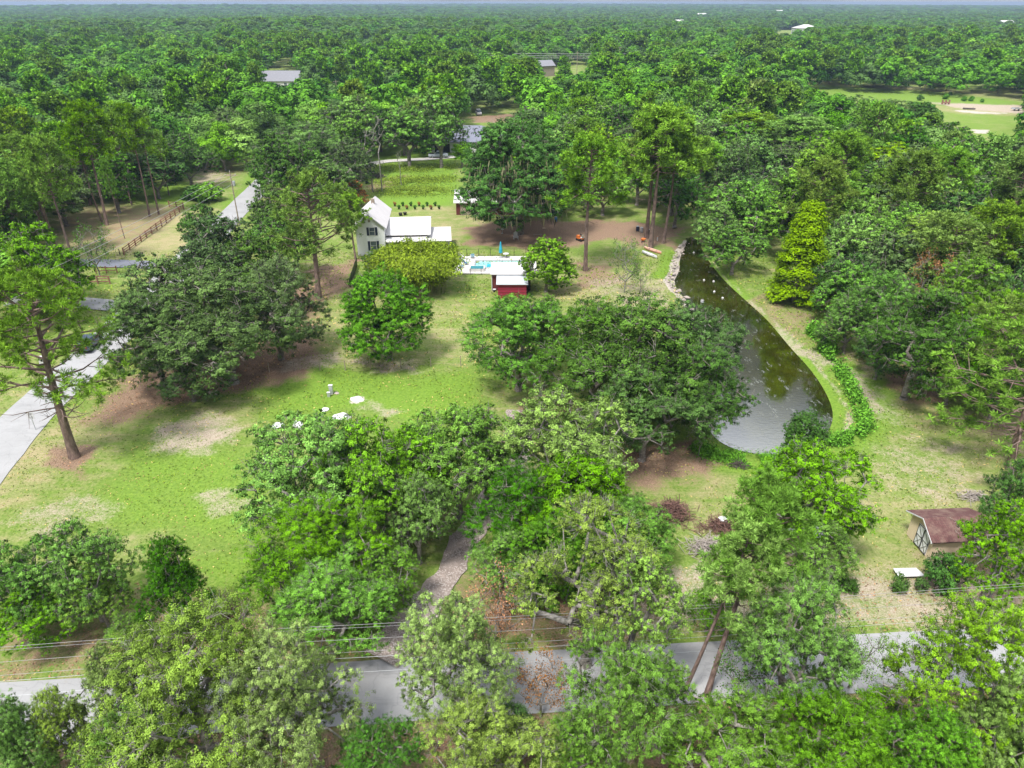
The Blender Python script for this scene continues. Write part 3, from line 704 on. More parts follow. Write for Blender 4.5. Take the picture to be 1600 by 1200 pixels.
def put_tree(kind, mat, x, y, R, H, label, group=None, var=None, lod=None, rot=None, lean=None, cat=None, extra=None):
    d = math.hypot(x, y)
    if lod is None:
        de = d/max(1, R/(6. if kind in ('oak', 'laurel', 'round') else 5.)); bl = kind in ('oak', 'laurel', 'round', 'sparse')
        lod = 'fine' if bl and de < 44 else 'near' if de < (96 if bl else 74) else 'mid' if de < 180 else 'far'
    if kind == 'cypress': lod = 'mid'
    if kind in ('snag', 'thinleaf', 'tallsnag', 'bamboo'): lod = 'mid'
    var = trng.randrange(NV[lod]) if var is None else var % NV[lod]
    cm, tm, R0, H0 = proto(kind, lod, var)
    cat = cat or ('bush' if kind == 'bush' else 'bamboo' if kind == 'bamboo' else 'pine tree' if 'pine' in kind else 'tree')
    t = thing(NAMES[kind], label, cat, (x, y, hgt(x, y)), rot if rot is not None else trng.uniform(0, 6.28), group)
    if lean: t.rotation_euler = (lean[0], lean[1], t.rotation_euler[2])
    t.scale = (R/R0, R/R0, H/H0)
    if cm is not None:
        o = bpy.data.objects.new('crown', cm); COL.objects.link(o); o.parent = t
        if len(cm.materials) == 0: cm.materials.append(M[mat])
        o.material_slots[0].link = 'OBJECT'; o.material_slots[0].material = M[mat]; o.color = (trng.random(), 0, 0, 1)
    o = bpy.data.objects.new('trunk', tm); COL.objects.link(o); o.parent = t
    TREES.append((x, y, R, H, t)); return t
def mt(kind, mat, cx, cy, w, H, label, hc=.58, group=None, **kw):
    """tree whose crown centre shows at (cx, cy) and whose crown is w wide there"""
    z = hc*H; x, y = G(cx, cy, z); pm = PX(x, y, z)[2]
    return put_tree(kind, mat, x, y, w/2/pm*1.02, H, label, group, **kw)
def bt(kind, mat, bx, by, top, w, label, group=None, **kw):
    """tree standing at base pixel (bx, by) and reaching up to row top"""
    x, y = G(bx, by); H = zat(x, y, top); pm = PX(x, y, H*.7)[2]
    return put_tree(kind, mat, x, y, w/2/pm, H, label, group, **kw)
# --- foreground, along the bottom road
mt('laurel', 'pale', 300, 1090, 330, 12, 'large pale laurel oak with silvery twigs, left of the bottom road gap', var=0)
mt('laurel', 'pale', 450, 1105, 215, 11.5, 'pale twiggy oak joined to the big one, just left of the road gap', var=1)
mt('laurel', 'pale', 180, 1080, 120, 8.5, 'small pale oak reaching over the left end of the bottom road', var=1)
mt('round', 'green', 15, 1150, 130, 8, 'green tree crown in the bottom left corner of the photo', var=0)
mt('oak', 'green', 200, 1190, 170, 8, 'green tree cut off by the bottom edge, below the big pale oak')
mt('laurel', 'pale', 715, 1030, 185, 11, 'pale upright oak in the middle of the bottom road, beside the gravel driveway mouth', var=1)
mt('laurel', 'pale', 760, 1175, 210, 8, 'light green oak cut by the bottom edge, below the upright pale oak', var=0)
mt('oak', 'deep', 590, 1190, 140, 6, 'low dark green shrub tree at the bottom edge, south of the road gap')
mt('sparse', 'pale', 925, 900, 230, 14, 'tall sparse tree with tangled white twigs and yellowish leaves, right of the driveway', var=0)
mt('sparse', 'lime', 1000, 980, 170, 12, 'thin lime green tree with white twigs, centre of the roadside line', var=1)
mt('laurel', 'green', 975, 1095, 205, 11, 'green oak with white twigs hanging over the road, below the tall sparse tree', var=0)
mt('laurel', 'green', 1150, 1168, 240, 8, 'dense green oak at the bottom edge under the two leaning pine trunks', var=1)
mt('round', 'green', 1290, 1165, 200, 8.5, 'deep green oak at the bottom edge, above the dark board fence', var=1)
mt('laurel', 'green', 1245, 1000, 205, 12, 'broad green oak over the road, between the leaning pines and the road gap', var=0)
mt('laurel', 'lime', 1520, 1050, 225, 12.5, 'large lime green oak over the right end of the bottom road', var=1)
mt('round', 'lime', 1590, 1150, 170, 11, 'lime green crown in the bottom right corner of the photo', var=0)
mt('round', 'bright', 1455, 1180, 150, 8, 'bright green tree at the bottom edge right of the board fence', var=1)
bt('thinleaf', 'deep', 1147, 1100, 1000, 95, 'slender dark-leaved sapling standing in front of the road by the pine trunks')
bt('thinleaf', 'green', 1325, 1075, 985, 80, 'slender sapling with dark stem in front of the road gap on the right')
bt('thinleaf', 'brown', 775, 1015, 905, 100, 'dead tree with rusty brown leaves over the roadside wires, right of the driveway')
bt('thinleaf', 'brown', 845, 1120, 1040, 90, 'low dead tree with rusty leaves south of the road, centre bottom')
bt('snag', 'pale', 905, 1110, 985, 60, 'bare dark-stemmed young tree crossing the road, under the tall sparse tree')
bt('snag', 'pale', 1385, 1150, 1040, 110, 'bare silvery branches rising above the dark board fence')
bt('snag', 'pale', 1545, 935, 850, 90, 'bare white-branched dead tree right of the tan shed')
# leaning pines
x, y = G(1104, 1088); put_tree('pine', 'pine', x, y, 3.2, zat(x, y, 735)*.86, 'leaning pine with the straighter dark trunk crossing the bottom road', var=0, rot=.4, lean=(0, R_(11)))
x, y = G(1066, 1088); put_tree('pinethin', 'pine', x, y, 2.4, zat(x, y, 775)*.88, 'leaning pine with the crooked thinner trunk crossing the bottom road', var=0, rot=.15, lean=(0, R_(10)))
# --- the middle clump
mt('laurel', 'bright', 500, 745, 235, 12.5, 'big bright green tree at the left of the middle clump, below the white blocks', var=1)
mt('laurel', 'green', 590, 740, 200, 12, 'leafy green tree right of the big bright one in the middle clump', var=0)
mt('oak', 'green', 505, 845, 220, 9.5, 'dark lower tree under the big bright green tree', var=1)
mt('laurel', 'bright', 520, 935, 215, 8, 'bright green shrubby tree left of the gravel driveway', var=0)
mt('laurel', 'green', 715, 715, 180, 11, 'green tree with white twigs above the head of the gravel driveway', var=1)
mt('laurel', 'green', 650, 800, 120, 9, 'small green tree leaning over the left side of the gravel driveway', var=0)
mt('laurel', 'lime', 880, 690, 215, 12, 'lime green tree with bare branches in front of the dark pond oak', var=0)
mt('round', 'green', 900, 790, 220, 10, 'dense mid green tree below the lime green tree, right of the driveway', var=0)
mt('oak', 'deep', 810, 800, 170, 9, 'dark green tree at the right side of the gravel driveway head', var=0)
mt('round', 'green', 985, 835, 150, 7.5, 'rounded green shrub tree left of the big brush pile', var=1)
mt('sparse', 'green', 760, 700, 120, 10, 'thin green tree between the driveway head and the lime green tree', var=0)
mt('oak', 'dark', 1005, 560, 250, 14, 'huge dark grey-green oak on the near side of the pond', var=0)
mt('oak', 'dark', 1082, 548, 165, 13, 'right half of the pond oak group, dark crown overhanging the water', var=1)
mt('oak', 'dark', 1105, 612, 150, 11, 'dark oak crown hanging lowest over the near end of the pond', var=0)
mt('oak', 'dark', 930, 545, 190, 12, 'dark oak at the left of the pond oak group', var=0)
mt('oak', 'dark', 1010, 640, 180, 10, 'low front crown of the pond oak group, above the bare brown ground', var=1)
mt('oak', 'green', 810, 525, 170, 12, 'greener oak at the left end of the pond oak group', var=1)
mt('laurel', 'green', 845, 512, 100, 9.5, 'light green tree directly below the maroon shed', var=0)
mt('laurel', 'bright', 1270, 765, 195, 10.5, 'bright leafy tree between the brush pile and the tan shed', var=0)
mt('oak', 'green', 1270, 850, 130, 6.5, 'low green tree under the bright leafy one, beside the white boards', var=1)
bt('round', 'deep', 1250, 722, 645, 72, 'small dark round tree at the near edge of the pond', var=1)
bt('thinleaf', 'deep', 1092, 712, 650, 45, 'slender sapling at the edge of the pond under the dark oak')
mt('oak', 'green', 790, 885, 120, 6.5, 'shrubby green tree crowding the right edge of the gravel driveway', var=1)
mt('round', 'green', 855, 870, 150, 8, 'green tree filling the gap behind the tall sparse tree', var=1)
mt('laurel', 'green', 640, 735, 130, 10, 'green tree in the saddle of the middle clump', var=1)
mt('laurel', 'bright', 600, 900, 110, 6.5, 'bright green shrub tree close to the left edge of the gravel driveway', var=1)
mt('oak', 'green', 430, 900, 110, 6.5, 'green shrub tree at the lower left of the middle clump', var=0)
mt('oak', 'deep', 700, 985, 60, 3.5, 'low dark shrub at the mouth of the gravel driveway', var=0)
mt('oak', 'green', 1110, 950, 90, 4, 'low green shrub between the two leaning pine trunks and the road', var=1)
mt('oak', 'green', 40, 965, 120, 5, 'low green shrub under the left margin trees', var=1)
mt('oak', 'green', 205, 985, 70, 3.5, 'low green shrub under the compact dark tree', var=0)
mt('laurel', 'pale', 90, 1130, 90, 7, 'small pale tree at the left end of the bottom road', var=0)
mt('oak', 'green', 905, 1165, 130, 5, 'low green shrub tree at the bottom edge, centre', var=0)
mt('oak', 'green', 1375, 1115, 90, 4, 'low green shrub tree between the bottom road and the board fence', var=1)
mt('oak', 'deep', 800, 1130, 70, 4, 'low dark shrub south of the road between the pale oaks', var=1)
# --- left foreground
mt('laurel', 'green', 130, 885, 140, 9, 'green shrubby tree on the lawn edge, right of the one at the left margin', var=1)
mt('laurel', 'green', 30, 905, 140, 8, 'green shrubby tree at the left margin above the roadside wires', var=0)
mt('laurel', 'lime', 150, 925, 100, 6, 'yellowish green lower shrub between the left margin trees and the wires', var=1)
mt('round', 'deep', 265, 900, 105, 9, 'compact dark green tree standing alone on the lower left lawn', var=0, hc=.6)
bt('bush', 'deep', 1475, 920, 872, 66, 'leafy dark bush in front of the tan shed corner')
bt('bush', 'deep', 1402, 922, 902, 26, 'small round bush at the left of the white slab')
bt('bush', 'deep', 1439, 922, 906, 22, 'small round bush at the right of the white slab')
bt('bush', 'deep', 1285, 925, 900, 44, 'low dark bush on the bare verge left of the white slab')
bt('bush', 'deep', 1320, 922, 906, 36, 'low grassy bush between the dark bush and the white slab')
mt('laurel', 'bright', 1570, 850, 130, 9, 'bright green tree leaning over the right side of the tan shed', var=1)
mt('oak', 'deep', 1585, 770, 90, 8, 'dark tree at the right margin behind the tan shed', var=0)
# big pines at the two sides
x, y = G(117, 715); put_tree('pinebig', 'pineold', x, y, 7.0, zat(x, y, 432), 'tall pine with rugged trunk standing beside the left road', var=0, rot=0.0, lean=(0, R_(3.5)))
put_tree('pinelow', 'pine', 48.5, 57.0, 8.2, 14.5, 'spreading pine with bare lower limbs at the right margin', var=0, rot=2.5)
put_tree('pinelow', 'pineold', 54, 68, 6.5, 13, 'smaller pine behind the spreading one at the right margin', var=1)
# --- left middle
OG = 'grey-green oaks in the mass between the left road and the house'
mt('oak', 'grey', 345, 500, 250, 14, 'largest grey-green oak of the mass left of the house, its low limbs sweeping the lawn', var=2)
mt('oak', 'grey', 235, 520, 150, 12, 'grey-green oak at the lower left of the oak mass, touching the road', var=1)
mt('oak', 'grey', 425, 475, 150, 13, 'grey-green oak at the right edge of the oak mass, above the brown litter', var=0)
mt('oak', 'grey', 255, 455, 140, 12, 'grey-green oak with pale twigs at the upper left of the oak mass', var=2)
mt('oak', 'dark', 330, 430, 130, 12, 'dark oak at the top of the oak mass, below the rail fence end', var=1)
mt('oak', 'dark', 400, 425, 120, 12, 'dark oak between the oak mass and the big pine by the house', var=0)
mt('oak', 'dark', 290, 570, 120, 8, 'lowest dark oak limb crown over the brown litter of the oak mass', var=0)
mt('oak', 'dark', 340, 375, 112, 11, 'dark round oak beside the left road, just below the power pole', var=2)
mt('oak', 'dark', 432, 335, 95, 12, 'dark oak behind the big pine, right of the power pole', var=0)
mt('oak', 'deep', 440, 375, 100, 11, 'deep green oak hidden behind the limbs of the big pine', var=1)
mt('oak', 'grey', 470, 235, 175, 15, 'broad grey-green oak left of the bare white trunks', var=0)
mt('oak', 'grey', 440, 258, 95, 12, 'grey-green oak overhanging the far end of the left road', var=1)
mt('oak', 'grey', 505, 280, 110, 11, 'grey-green oak right behind the crown of the big pine', var=2)
bt('pinebig', 'pine', 498, 466, 280, 150, 'big pine with bare curving limbs left of the white farmhouse', var=1)
mt('pine', 'pine', 550, 350, 58, 11, 'small pine crown touching the farmhouse gable', var=0)
bt('round', 'emerald', 609, 562, 424, 152, 'rounded bright green tree on the lawn below the farmhouse', var=1)
x, y = G(652, 462); put_tree('bamboo', 'olive', x, y+3.0, 8.0, 6.4, 'large olive bamboo clump in front of the farmhouse')
mt('laurel', 'green', 595, 410, 60, 5, 'low green shrubs against the foot of the farmhouse wall', var=0)
bt('round', 'lime', 853, 456, 373, 86, 'small rounded lime green tree beside the maroon shed', var=1)
t = bt('round', 'deep', 812, 366, 186, 202, 'massive dark oak hung with grey moss in front of the red barn', var=1)
ms = link('hanging_moss', moss_mesh(4, 6., 11., 900), M['moss'], t)
bt('pine', 'pine', 915, 423, 222, 120, 'slender pine with a bare reddish trunk on the yard lawn', var=1)
bt('thinleaf', 'grey', 975, 458, 378, 52, 'half-dead grey tree with pale stems above the pond oak')
bt('thinleaf', 'green', 1000, 458, 410, 30, 'small green sapling just right of the half-dead grey tree')
bt('pine', 'pine', 1016, 388, 178, 130, 'tall pine standing beside the two canoes', var=0)
bt('pine', 'pineold', 1010, 372, 195, 110, 'dark-trunked pine just behind the pine by the canoes', var=2)
bt('pinethin', 'pine', 1036, 380, 195, 90, 'thin pine right of the pine by the canoes', var=1)
bt('cypress', 'yellow', 1240, 472, 314, 86, 'conical yellow-green cypress on the far bank of the pond', var=0)
bt('thinleaf', 'deep', 156, 432, 355, 62, 'small leafy tree beside the brown rail fence at the left')
# bright trees behind the farmhouse
bt('tall', 'bright', 562, 272, 148, 72, 'bright green tree left of the two bare white trunks', var=0)
bt('tall', 'bright', 690, 262, 138, 72, 'tallest bright green tree, in front of the slate-roofed house', var=1)
bt('tall', 'green', 640, 262, 160, 80, 'darker green tree overhanging the parked truck driveway', var=2)
bt('tall', 'bright', 722, 262, 222, 34, 'low bright green shrub tree right of the parked truck', var=1)
bt('tallsnag', 'pale', 597, 300, 180, 22, 'taller of the two bare white trunks behind the farmhouse')
bt('tallsnag', 'pale', 583, 300, 205, 24, 'shorter bare white trunk just left of the taller one', var=1)
bt('tallsnag', 'pale', 627, 290, 235, 12, 'thin bare sapling in the rank green patch behind the farmhouse', var=2)
bt('round', 'brown', 556, 322, 280, 40, 'small magnolia with brownish foliage behind the farmhouse roof', var=0)
bt('tall', 'bright', 378, 192, 84, 62, 'tall bright green tree left of the far white house', var=0)
# left pines
PG = 'slender pines around the fenced yard at the left'
for (bx, by, tp, w, lb, k, v) in [
    (168, 352, 178, 90, 'tall pine with the thickest trunk behind the rail fence yard', 'pine', 0), (161, 350, 190, 60, 'pine close beside the thick-trunked one in the fenced yard', 'pinethin', 1),
    (234, 338, 176, 62, 'slender pine nearest the far end of the rail fence', 'pinethin', 0), (248, 335, 182, 56, 'slender pine just right of the one nearest the rail fence end', 'pinethin', 2),
    (264, 305, 215, 36, 'thin pale-stemmed tree right of the slender pines, at the wood edge', 'pinethin', 1), (195, 373, 262, 26, 'very thin leafless-looking pine in the middle of the fenced yard', 'pinethin', 0),
    (118, 419, 232, 86, 'pine with long bare trunk at the near end of the asphalt driveway', 'pine', 2), (94, 402, 250, 70, 'pine left of the long bare trunk one', 'pine', 1),
    (80, 400, 262, 60, 'pine standing second left of the long bare trunk', 'pinethin', 2), (42, 405, 288, 90, 'broad pine near the left margin above the big roadside pine', 'pine', 0),
    (60, 350, 225, 95, 'dense pine at the left margin behind the broad one', 'pine', 1), (15, 350, 235, 80, 'pine cut by the left margin, level with the fenced yard', 'pine', 2),
    (118, 330, 208, 80, 'pine at the back left of the fenced yard', 'pine', 0), (206, 320, 190, 60, 'round pine crown at the back of the fenced yard', 'pine', 2)]:
    bt(k, 'pine', bx, by, tp-8, w*.88, lb, PG, var=v)
for (cx, cy, w, H, k, mtl, lb) in [(15, 415, 100, 7, 'oak', 'deep', 'dark green underwood at the left margin beside the asphalt driveway'), (290, 245, 90, 13, 'oak', 'dark', 'dark mossy oak at the wood edge above the rail fence end'),
    (240, 270, 90, 10, 'oak', 'deep', 'dark oak behind the slender pines'), (325, 300, 40, 3.5, 'bush', 'bright', 'bright green vine-covered mound near the power pole'), (303, 300, 36, 3, 'bush', 'deep', 'dark green mound left of the vine-covered one'),
    (345, 225, 70, 12, 'oak', 'green', 'green tree at the bend of the left road'), (315, 358, 65, 10, 'oak', 'dark', 'dark oak covering the left road below the power pole')]:
    mt(k, mtl, cx, cy, w, H, lb)
# right bank
for (cx, cy, w, H, k, mtl, lb) in [
    (1150, 325, 125, 12, 'oak', 'bright', 'bright green spreading tree at the head of the pond'), (1150, 385, 90, 8, 'oak', 'green', 'green tree leaning over the narrow end of the pond'),
    (1180, 325, 85, 11, 'oak', 'green', 'green tree directly left of the cypress top'), (1170, 215, 110, 13, 'pine', 'pineold', 'pale olive pine behind the blue tarps'),
    (1235, 225, 120, 14, 'pine', 'pine', 'olive pine with bare limbs above the blue tarps'), (1060, 300, 90, 12, 'oak', 'deep', 'dark tree in the shade left of the pond head'),
    (1085, 260, 100, 13, 'pine', 'pine', 'pine over the head of the pond'), (1300, 330, 110, 12, 'pine', 'pine', 'flat-topped pine with grey limbs right of the cypress'),
    (1320, 450, 90, 9, 'oak', 'green', 'green tree touching the cypress on its right'), (1340, 400, 130, 12, 'oak', 'green', 'pale green tree right of the cypress, second along the bank'),
    (1370, 480, 130, 11, 'oak', 'green', 'green tree above the worn path on the right bank'), (1450, 390, 170, 13, 'laurel', 'pale', 'light green tree with white twigs in the right bank wood'),
    (1400, 270, 105, 14, 'tall', 'yellow', 'yellow-green tree with a forked white trunk'), (1445, 285, 80, 13, 'tall', 'bright', 'bright green tree right of the forked yellow-green one'),
    (1380, 310, 90, 12, 'pine', 'pine', 'small pine crown below the forked yellow-green tree'), (1440, 530, 170, 13, 'oak', 'deep', 'largest dark green tree of the right bank, reaching down to the grass'),
    (1520, 470, 160, 13, 'oak', 'green', 'green tree right of the largest dark one on the right bank'), (1570, 400, 130, 13, 'laurel', 'pale', 'pale tree with white twigs near the right margin'),
    (1540, 330, 110, 12, 'oak', 'green', 'green tree near the right margin below the pale field'), (1480, 220, 90, 12, 'oak', 'dark', 'dark oak just below the pale field'),
    (1405, 182, 120, 12, 'oak', 'grey', 'grey-green oak cutting into the left edge of the pale field'), (1350, 170, 110, 10, 'oak', 'grey', 'grey-green oak left of the pale field, below its far strip'),
    (1500, 245, 80, 11, 'oak', 'dark', 'dark oak with reddish trunk under the pale field'), (1575, 250, 90, 12, 'oak', 'deep', 'dark tree at the right margin under the pale field'),
    (1500, 390, 120, 12, 'oak', 'green', 'mid green tree between the two pale twiggy trees'), (1590, 480, 90, 12, 'oak', 'deep', 'dark tree at the right margin above the spreading pine'),
    (1330, 440, 110, 10, 'oak', 'deep', 'dark tree in the gap right of the cypress base'), (1400, 420, 120, 12, 'oak', 'dark', 'dark oak in the middle of the right bank wood'),
    (1265, 285, 90, 12, 'oak', 'green', 'green tree just behind the cypress top'), (1325, 385, 90, 12, 'oak', 'bright', 'bright green tree right of the cypress middle'), (1330, 500, 90, 8, 'oak', 'green', 'low green tree at the bank edge, right of the cypress foot'),
    (1380, 545, 80, 7, 'oak', 'deep', 'low dark tree at the bank edge above the hedge of weeds'), (1405, 370, 120, 13, 'oak', 'bright', 'bright green tree high in the right bank wood'), (1500, 560, 120, 10, 'oak', 'green', 'green tree above the spreading pine'), (1560, 520, 120, 12, 'oak', 'green', 'green tree behind the spreading pine top'),
    (1470, 330, 110, 13, 'oak', 'lime', 'lime green tree below the dark field-edge oaks'), (1330, 265, 110, 13, 'pine', 'pine', 'pine left of the forked yellow-green tree'), (1120, 350, 80, 9, 'oak', 'green', 'green tree overhanging the dark head of the pond'), 
    (1570, 590, 90, 9, 'oak', 'deep', 'dark tree at the right margin behind the spreading pine'), (1285, 240, 110, 13, 'oak', 'bright', 'bright green tree right of the blue tarps'), (1110, 215, 110, 13, 'oak', 'green', 'green tree behind the canoe pines on their right'),
    (1445, 455, 60, 11.5, 'thinleaf', 'brown', 'dead rusty brown branch tree in the right bank wood')]:
    mt(k, mtl, cx, cy, w, H, lb)
# ------------------------------------------------------------------ woods filled automatically
CLEAR = [[(490, 480), (560, 400), (590, 298), (596, 232), (735, 232), (742, 262), (716, 322), (740, 342), (800, 348), (1000, 342), (1048, 345), (1090, 368), (1170, 440), (1260, 500), (1330, 540), (1380, 590), (1480, 640), (1520, 1000), (100, 1000), (430, 620)],
         [(200, 400), (100, 405), (85, 345), (200, 318), (285, 300), (305, 262), (400, 258), (402, 300), (350, 340), (330, 400)],
         [(1262, 126), (1320, 134), (1600, 144), (1600, 208), (1490, 210), (1486, 188), (1470, 165), (1262, 142)],
         [(724, 184), (782, 184), (782, 222), (724, 226)], [(412, 110), (470, 110), (468, 130), (412, 130)], [(742, 166), (806, 166), (806, 192), (742, 192)],
         [(1212, 45), (1256, 45), (1256, 62), (1212, 62)], [(848, 98), (868, 98), (868, 124), (848, 124)], [(1196, 258), (1228, 258), (1228, 280), (1196, 280)],
         [(0, 1000), (0, 640), (130, 540), (165, 440), (190, 400), (260, 395), (200, 620)], [(522, 140), (540, 140), (540, 155), (522, 155)], [(890, 92), (912, 92), (912, 118), (890, 118)]]
CLA = [np.array(c, float) for c in CLEAR]
def blocked(x, y, R, H):
    pts = []
    for (dx, dz) in ((0, .95), (0, .5), (-.8, .6), (.8, .6), (-.5, .85), (.5, .85), (0, .2), (-.7, .3), (.7, .3)):
        a, b_, _ = PX(x+dx*R, y, H*dz); pts.append((a, b_))
    pts = np.array(pts); n = 0
    for c in CLA: n += int(inside(pts, c).sum())
    return n
LM = [(440, 125, 'the far white house'), (280, 330, 'the brown rail fence'), (752, 205, 'the slate-roofed house'), (600, 245, 'the bare white trunks'), (800, 265, 'the mossy oak'), (1237, 395, 'the yellow-green cypress'),
      (1540, 180, 'the pale field'), (1290, 132, 'the narrow far field strip'), (1234, 52, 'the far round white roof'), (858, 110, 'the brown-roofed far building'), (1210, 268, 'the blue tarps'), (60, 300, 'the left margin pines'),
      (378, 130, 'the tall bright tree'), (1020, 220, 'the canoe pines'), (640, 130, 'the far driveway bend'), (980, 95, 'the far power line'), (160, 160, 'the left margin wood'), (1400, 60, 'the far right treeline')]
auto = []; rng = np.random.default_rng(77)
ys = 92.0
cand = []
while ys < 700:
    stp = 8.6 if ys < 170 else 9.2 if ys < 300 else 10.5
    half = ys*.80+25; xs = -half
    while xs < half:
        cand.append((xs+rng.uniform(-.38, .38)*stp, ys+rng.uniform(-.38, .38)*stp)); xs += stp
    ys += stp*.88
placed = [(a, b_, r) for a, b_, r, h, o in TREES]
grid = {}
def near_ok(x, y, r, f=.62):
    gx, gy = int(x//12), int(y//12)
    for i in (-1, 0, 1):
        for j in (-1, 0, 1):
            for (a, b_, q) in grid.get((gx+i, gy+j), ()):
                if (a-x)**2+(b_-y)**2 < ((r+q)*f)**2: return False
    return True
for a, b_, r in placed: grid.setdefault((int(a//12), int(b_//12)), []).append((a, b_, r))
water_c = WPOLY
for (x, y) in cand:
    px, py, _ = PX(x, y, 6)
    if px < -60 or px > 1660: continue
    if y < 155 and -55 < x < 45 and y < 150: continue
    if pdist(np.array([[x, y]]), roadA)[0] < 6: continue
    pn = .5+.5*math.sin(x*.021+1.3)*math.cos(y*.017+.5)+.25*math.sin(x*.05+y*.04)
    u = rng.random()
    if u < .12+.25*max(0, pn-.5): kind, H, R = 'pine', rng.uniform(14, 19), rng.uniform(4.2, 5.8)
    elif u < .16: kind, H, R = 'pinethin', rng.uniform(15, 18), rng.uniform(2.8, 3.6)
    elif u < .75: kind, H, R = 'oak', rng.uniform(10, 16), rng.uniform(5.6, 8.6)
    else: kind, H, R = 'tall', rng.uniform(12, 17), rng.uniform(4.6, 6.6)
    if y > 260: R *= 1.12
    v = rng.random()
    if 'pine' in kind: mt_ = 'pine' if v < .6 else 'pineold'
    elif kind == 'oak': mt_ = 'grey' if v < .4 else 'dark' if v < .66 else 'deep' if v < .78 else 'green'
    else: mt_ = 'green' if v < .58 else 'bright' if v < .72 else 'lime' if v < .8 else 'deep'
    bl = blocked(x, y, R, H)
    if bl > 0:
        R *= .66; H *= .7
        if blocked(x, y, R, H) > 0: continue
    if not near_ok(x, y, R, .47): continue
    grid.setdefault((int(x//12), int(y//12)), []).append((x, y, R)); auto.append((x, y, R, H, kind, mt_))
auto.sort(key=lambda a: math.hypot(a[0], a[1]))
NIND = 300-len(TREES)+60
vis = [a for a in auto]
ind = vis[:NIND]; rest = vis[NIND:]
DES = {('pine', 'pine'): 'fresh green pine', ('pine', 'pineold'): 'dull olive pine', ('pinethin', 'pine'): 'slender green pine', ('pinethin', 'pineold'): 'slender olive pine', ('oak', 'grey'): 'grey-green rounded oak', ('oak', 'dark'): 'dark rounded oak',
       ('oak', 'deep'): 'deep green rounded oak', ('oak', 'green'): 'mid green rounded oak', ('tall', 'green'): 'mid green upright tree', ('tall', 'bright'): 'bright green upright tree', ('tall', 'lime'): 'lime green upright tree', ('tall', 'deep'): 'deep green upright tree'}
keyed = {}
for i, (x, y, R, H, kind, mt_) in enumerate(ind):
    px, py, _ = PX(x, y, H*.6)
    lm = min(LM, key=lambda l: (l[0]-px)**2+((l[1]-py)*2)**2); dx, dy = px-lm[0], py-lm[1]
    dd = 'behind and left of' if dy < -8 and dx < -25 else 'behind and right of' if dy < -8 and dx > 25 else 'behind' if dy < -8 else 'in front and left of' if dy > 8 and dx < -25 else 'in front and right of' if dy > 8 and dx > 25 else 'in front of' if dy > 8 else 'level with and left of' if dx < 0 else 'level with and right of'
    keyed.setdefault((DES[(kind, mt_)], dd, lm[2]), []).append((px, i))
ORD = ['leftmost', 'second from left', 'third from left', 'fourth from left', 'fifth from left', 'sixth from left', 'seventh from left', 'eighth from left', 'ninth from left', 'tenth from left']
lab = {}
for (de, dd, l), v in keyed.items():
    v.sort()
    for n, (px, i) in enumerate(v):
        lab[i] = f'{de} {dd} {l}' + ('' if len(v) == 1 else ', ' + (ORD[n] if n < 10 else 'rightmost'))
        if len(lab[i].split()) > 16: lab[i] = lab[i].replace('level with and ', '')
for i, (x, y, R, H, kind, mt_) in enumerate(ind):
    put_tree(kind, mt_, x, y, R, H, lab[i], 'trees of the surrounding woods')
# the far woods as one mass: points carrying the crown meshes of standing trees
src = {}
for kind, mm in (('oak', 'grey'), ('oak', 'dark'), ('oak', 'green'), ('tall', 'green'), ('tall', 'bright'), ('pine', 'pineold'), ('pine', 'pine')): src[(kind, mm)] = None
pts = [(x, y, R, H, k, m_) for (x, y, R, H, k, m_) in rest]
y = 700.0
while y < 6500:
    stp = 11.5 if y < 1400 else 18 if y < 2600 else 36
    half = y*.80+40; n = int(2*half/stp)
    xs = -half+np.arange(n)*stp+rng.uniform(-.4, .4, n)*stp; yy = y+rng.uniform(-.4, .4, n)*stp; u = rng.random(n)
    f = 1.0 if y < 1400 else 1.5 if y < 2600 else 2.6
    for i in range(n):
        if PX(xs[i], yy[i], 8)[1] < -30: continue
        if f == 1.0 and blocked(xs[i], yy[i], 5, 10): continue
        q = u[i]; kind = 'oak' if q < .66 else 'tall' if q < .86 else 'pine'
        ml = dict(oak=['grey', 'dark', 'grey'], tall=['green', 'deep', 'green'], pine=['pineold', 'pine', 'pineold'])[kind][int(q*1000) % 3]
        pts.append((xs[i], yy[i], (9.2 if kind == 'oak' else 6.6)*f*rng.uniform(.8, 1.25), rng.uniform(9, 15.5)*(1+.12*(f-1)), kind, ml))
    y += stp*.92
PROT = {}
def vproto(kind, mm, var):
    key = (kind, mm, var)
    if key not in PROT:
        cm, tm, R0, H0 = proto(kind, 'vfar', var); me = cm.copy(); me.materials.clear(); me.materials.append(M[mm]); PROT[key] = (me, R0, H0)
    return PROT[key]
keys = sorted({(k if k != 'pinethin' else 'pine', m_) for (_, _, _, _, k, m_) in pts})
klist = [(k, m_, v) for (k, m_) in keys for v in (0, 1)]
# the prototypes are themselves ordinary trees of the far wood, standing at their own spots
N = len(pts); P = np.zeros((N, 3), np.float32); S = np.zeros((N, 3), np.float32); I = np.zeros(N, np.int32); RZ = np.zeros(N, np.float32)
for i, (x, y, R, H, k, m_) in enumerate(pts):
    k = 'pine' if k == 'pinethin' else k; v = int(rng.integers(0, 2)); j = klist.index((k, m_, v)); me, R0, H0 = vproto(k, m_, v)
    P[i] = (x, y, float(far_hill(x, y))); S[i] = (R/R0, R/R0, H/H0); I[i] = j; RZ[i] = rng.uniform(0, 6.28)
pm = bpy.data.meshes.new('distant_woods'); pm.vertices.add(N); pm.vertices.foreach_set('co', P.ravel())
a = pm.attributes.new('tscale', 'FLOAT_VECTOR', 'POINT'); a.data.foreach_set('vector', S.ravel())
a = pm.attributes.new('tidx', 'INT', 'POINT'); a.data.foreach_set('value', I)
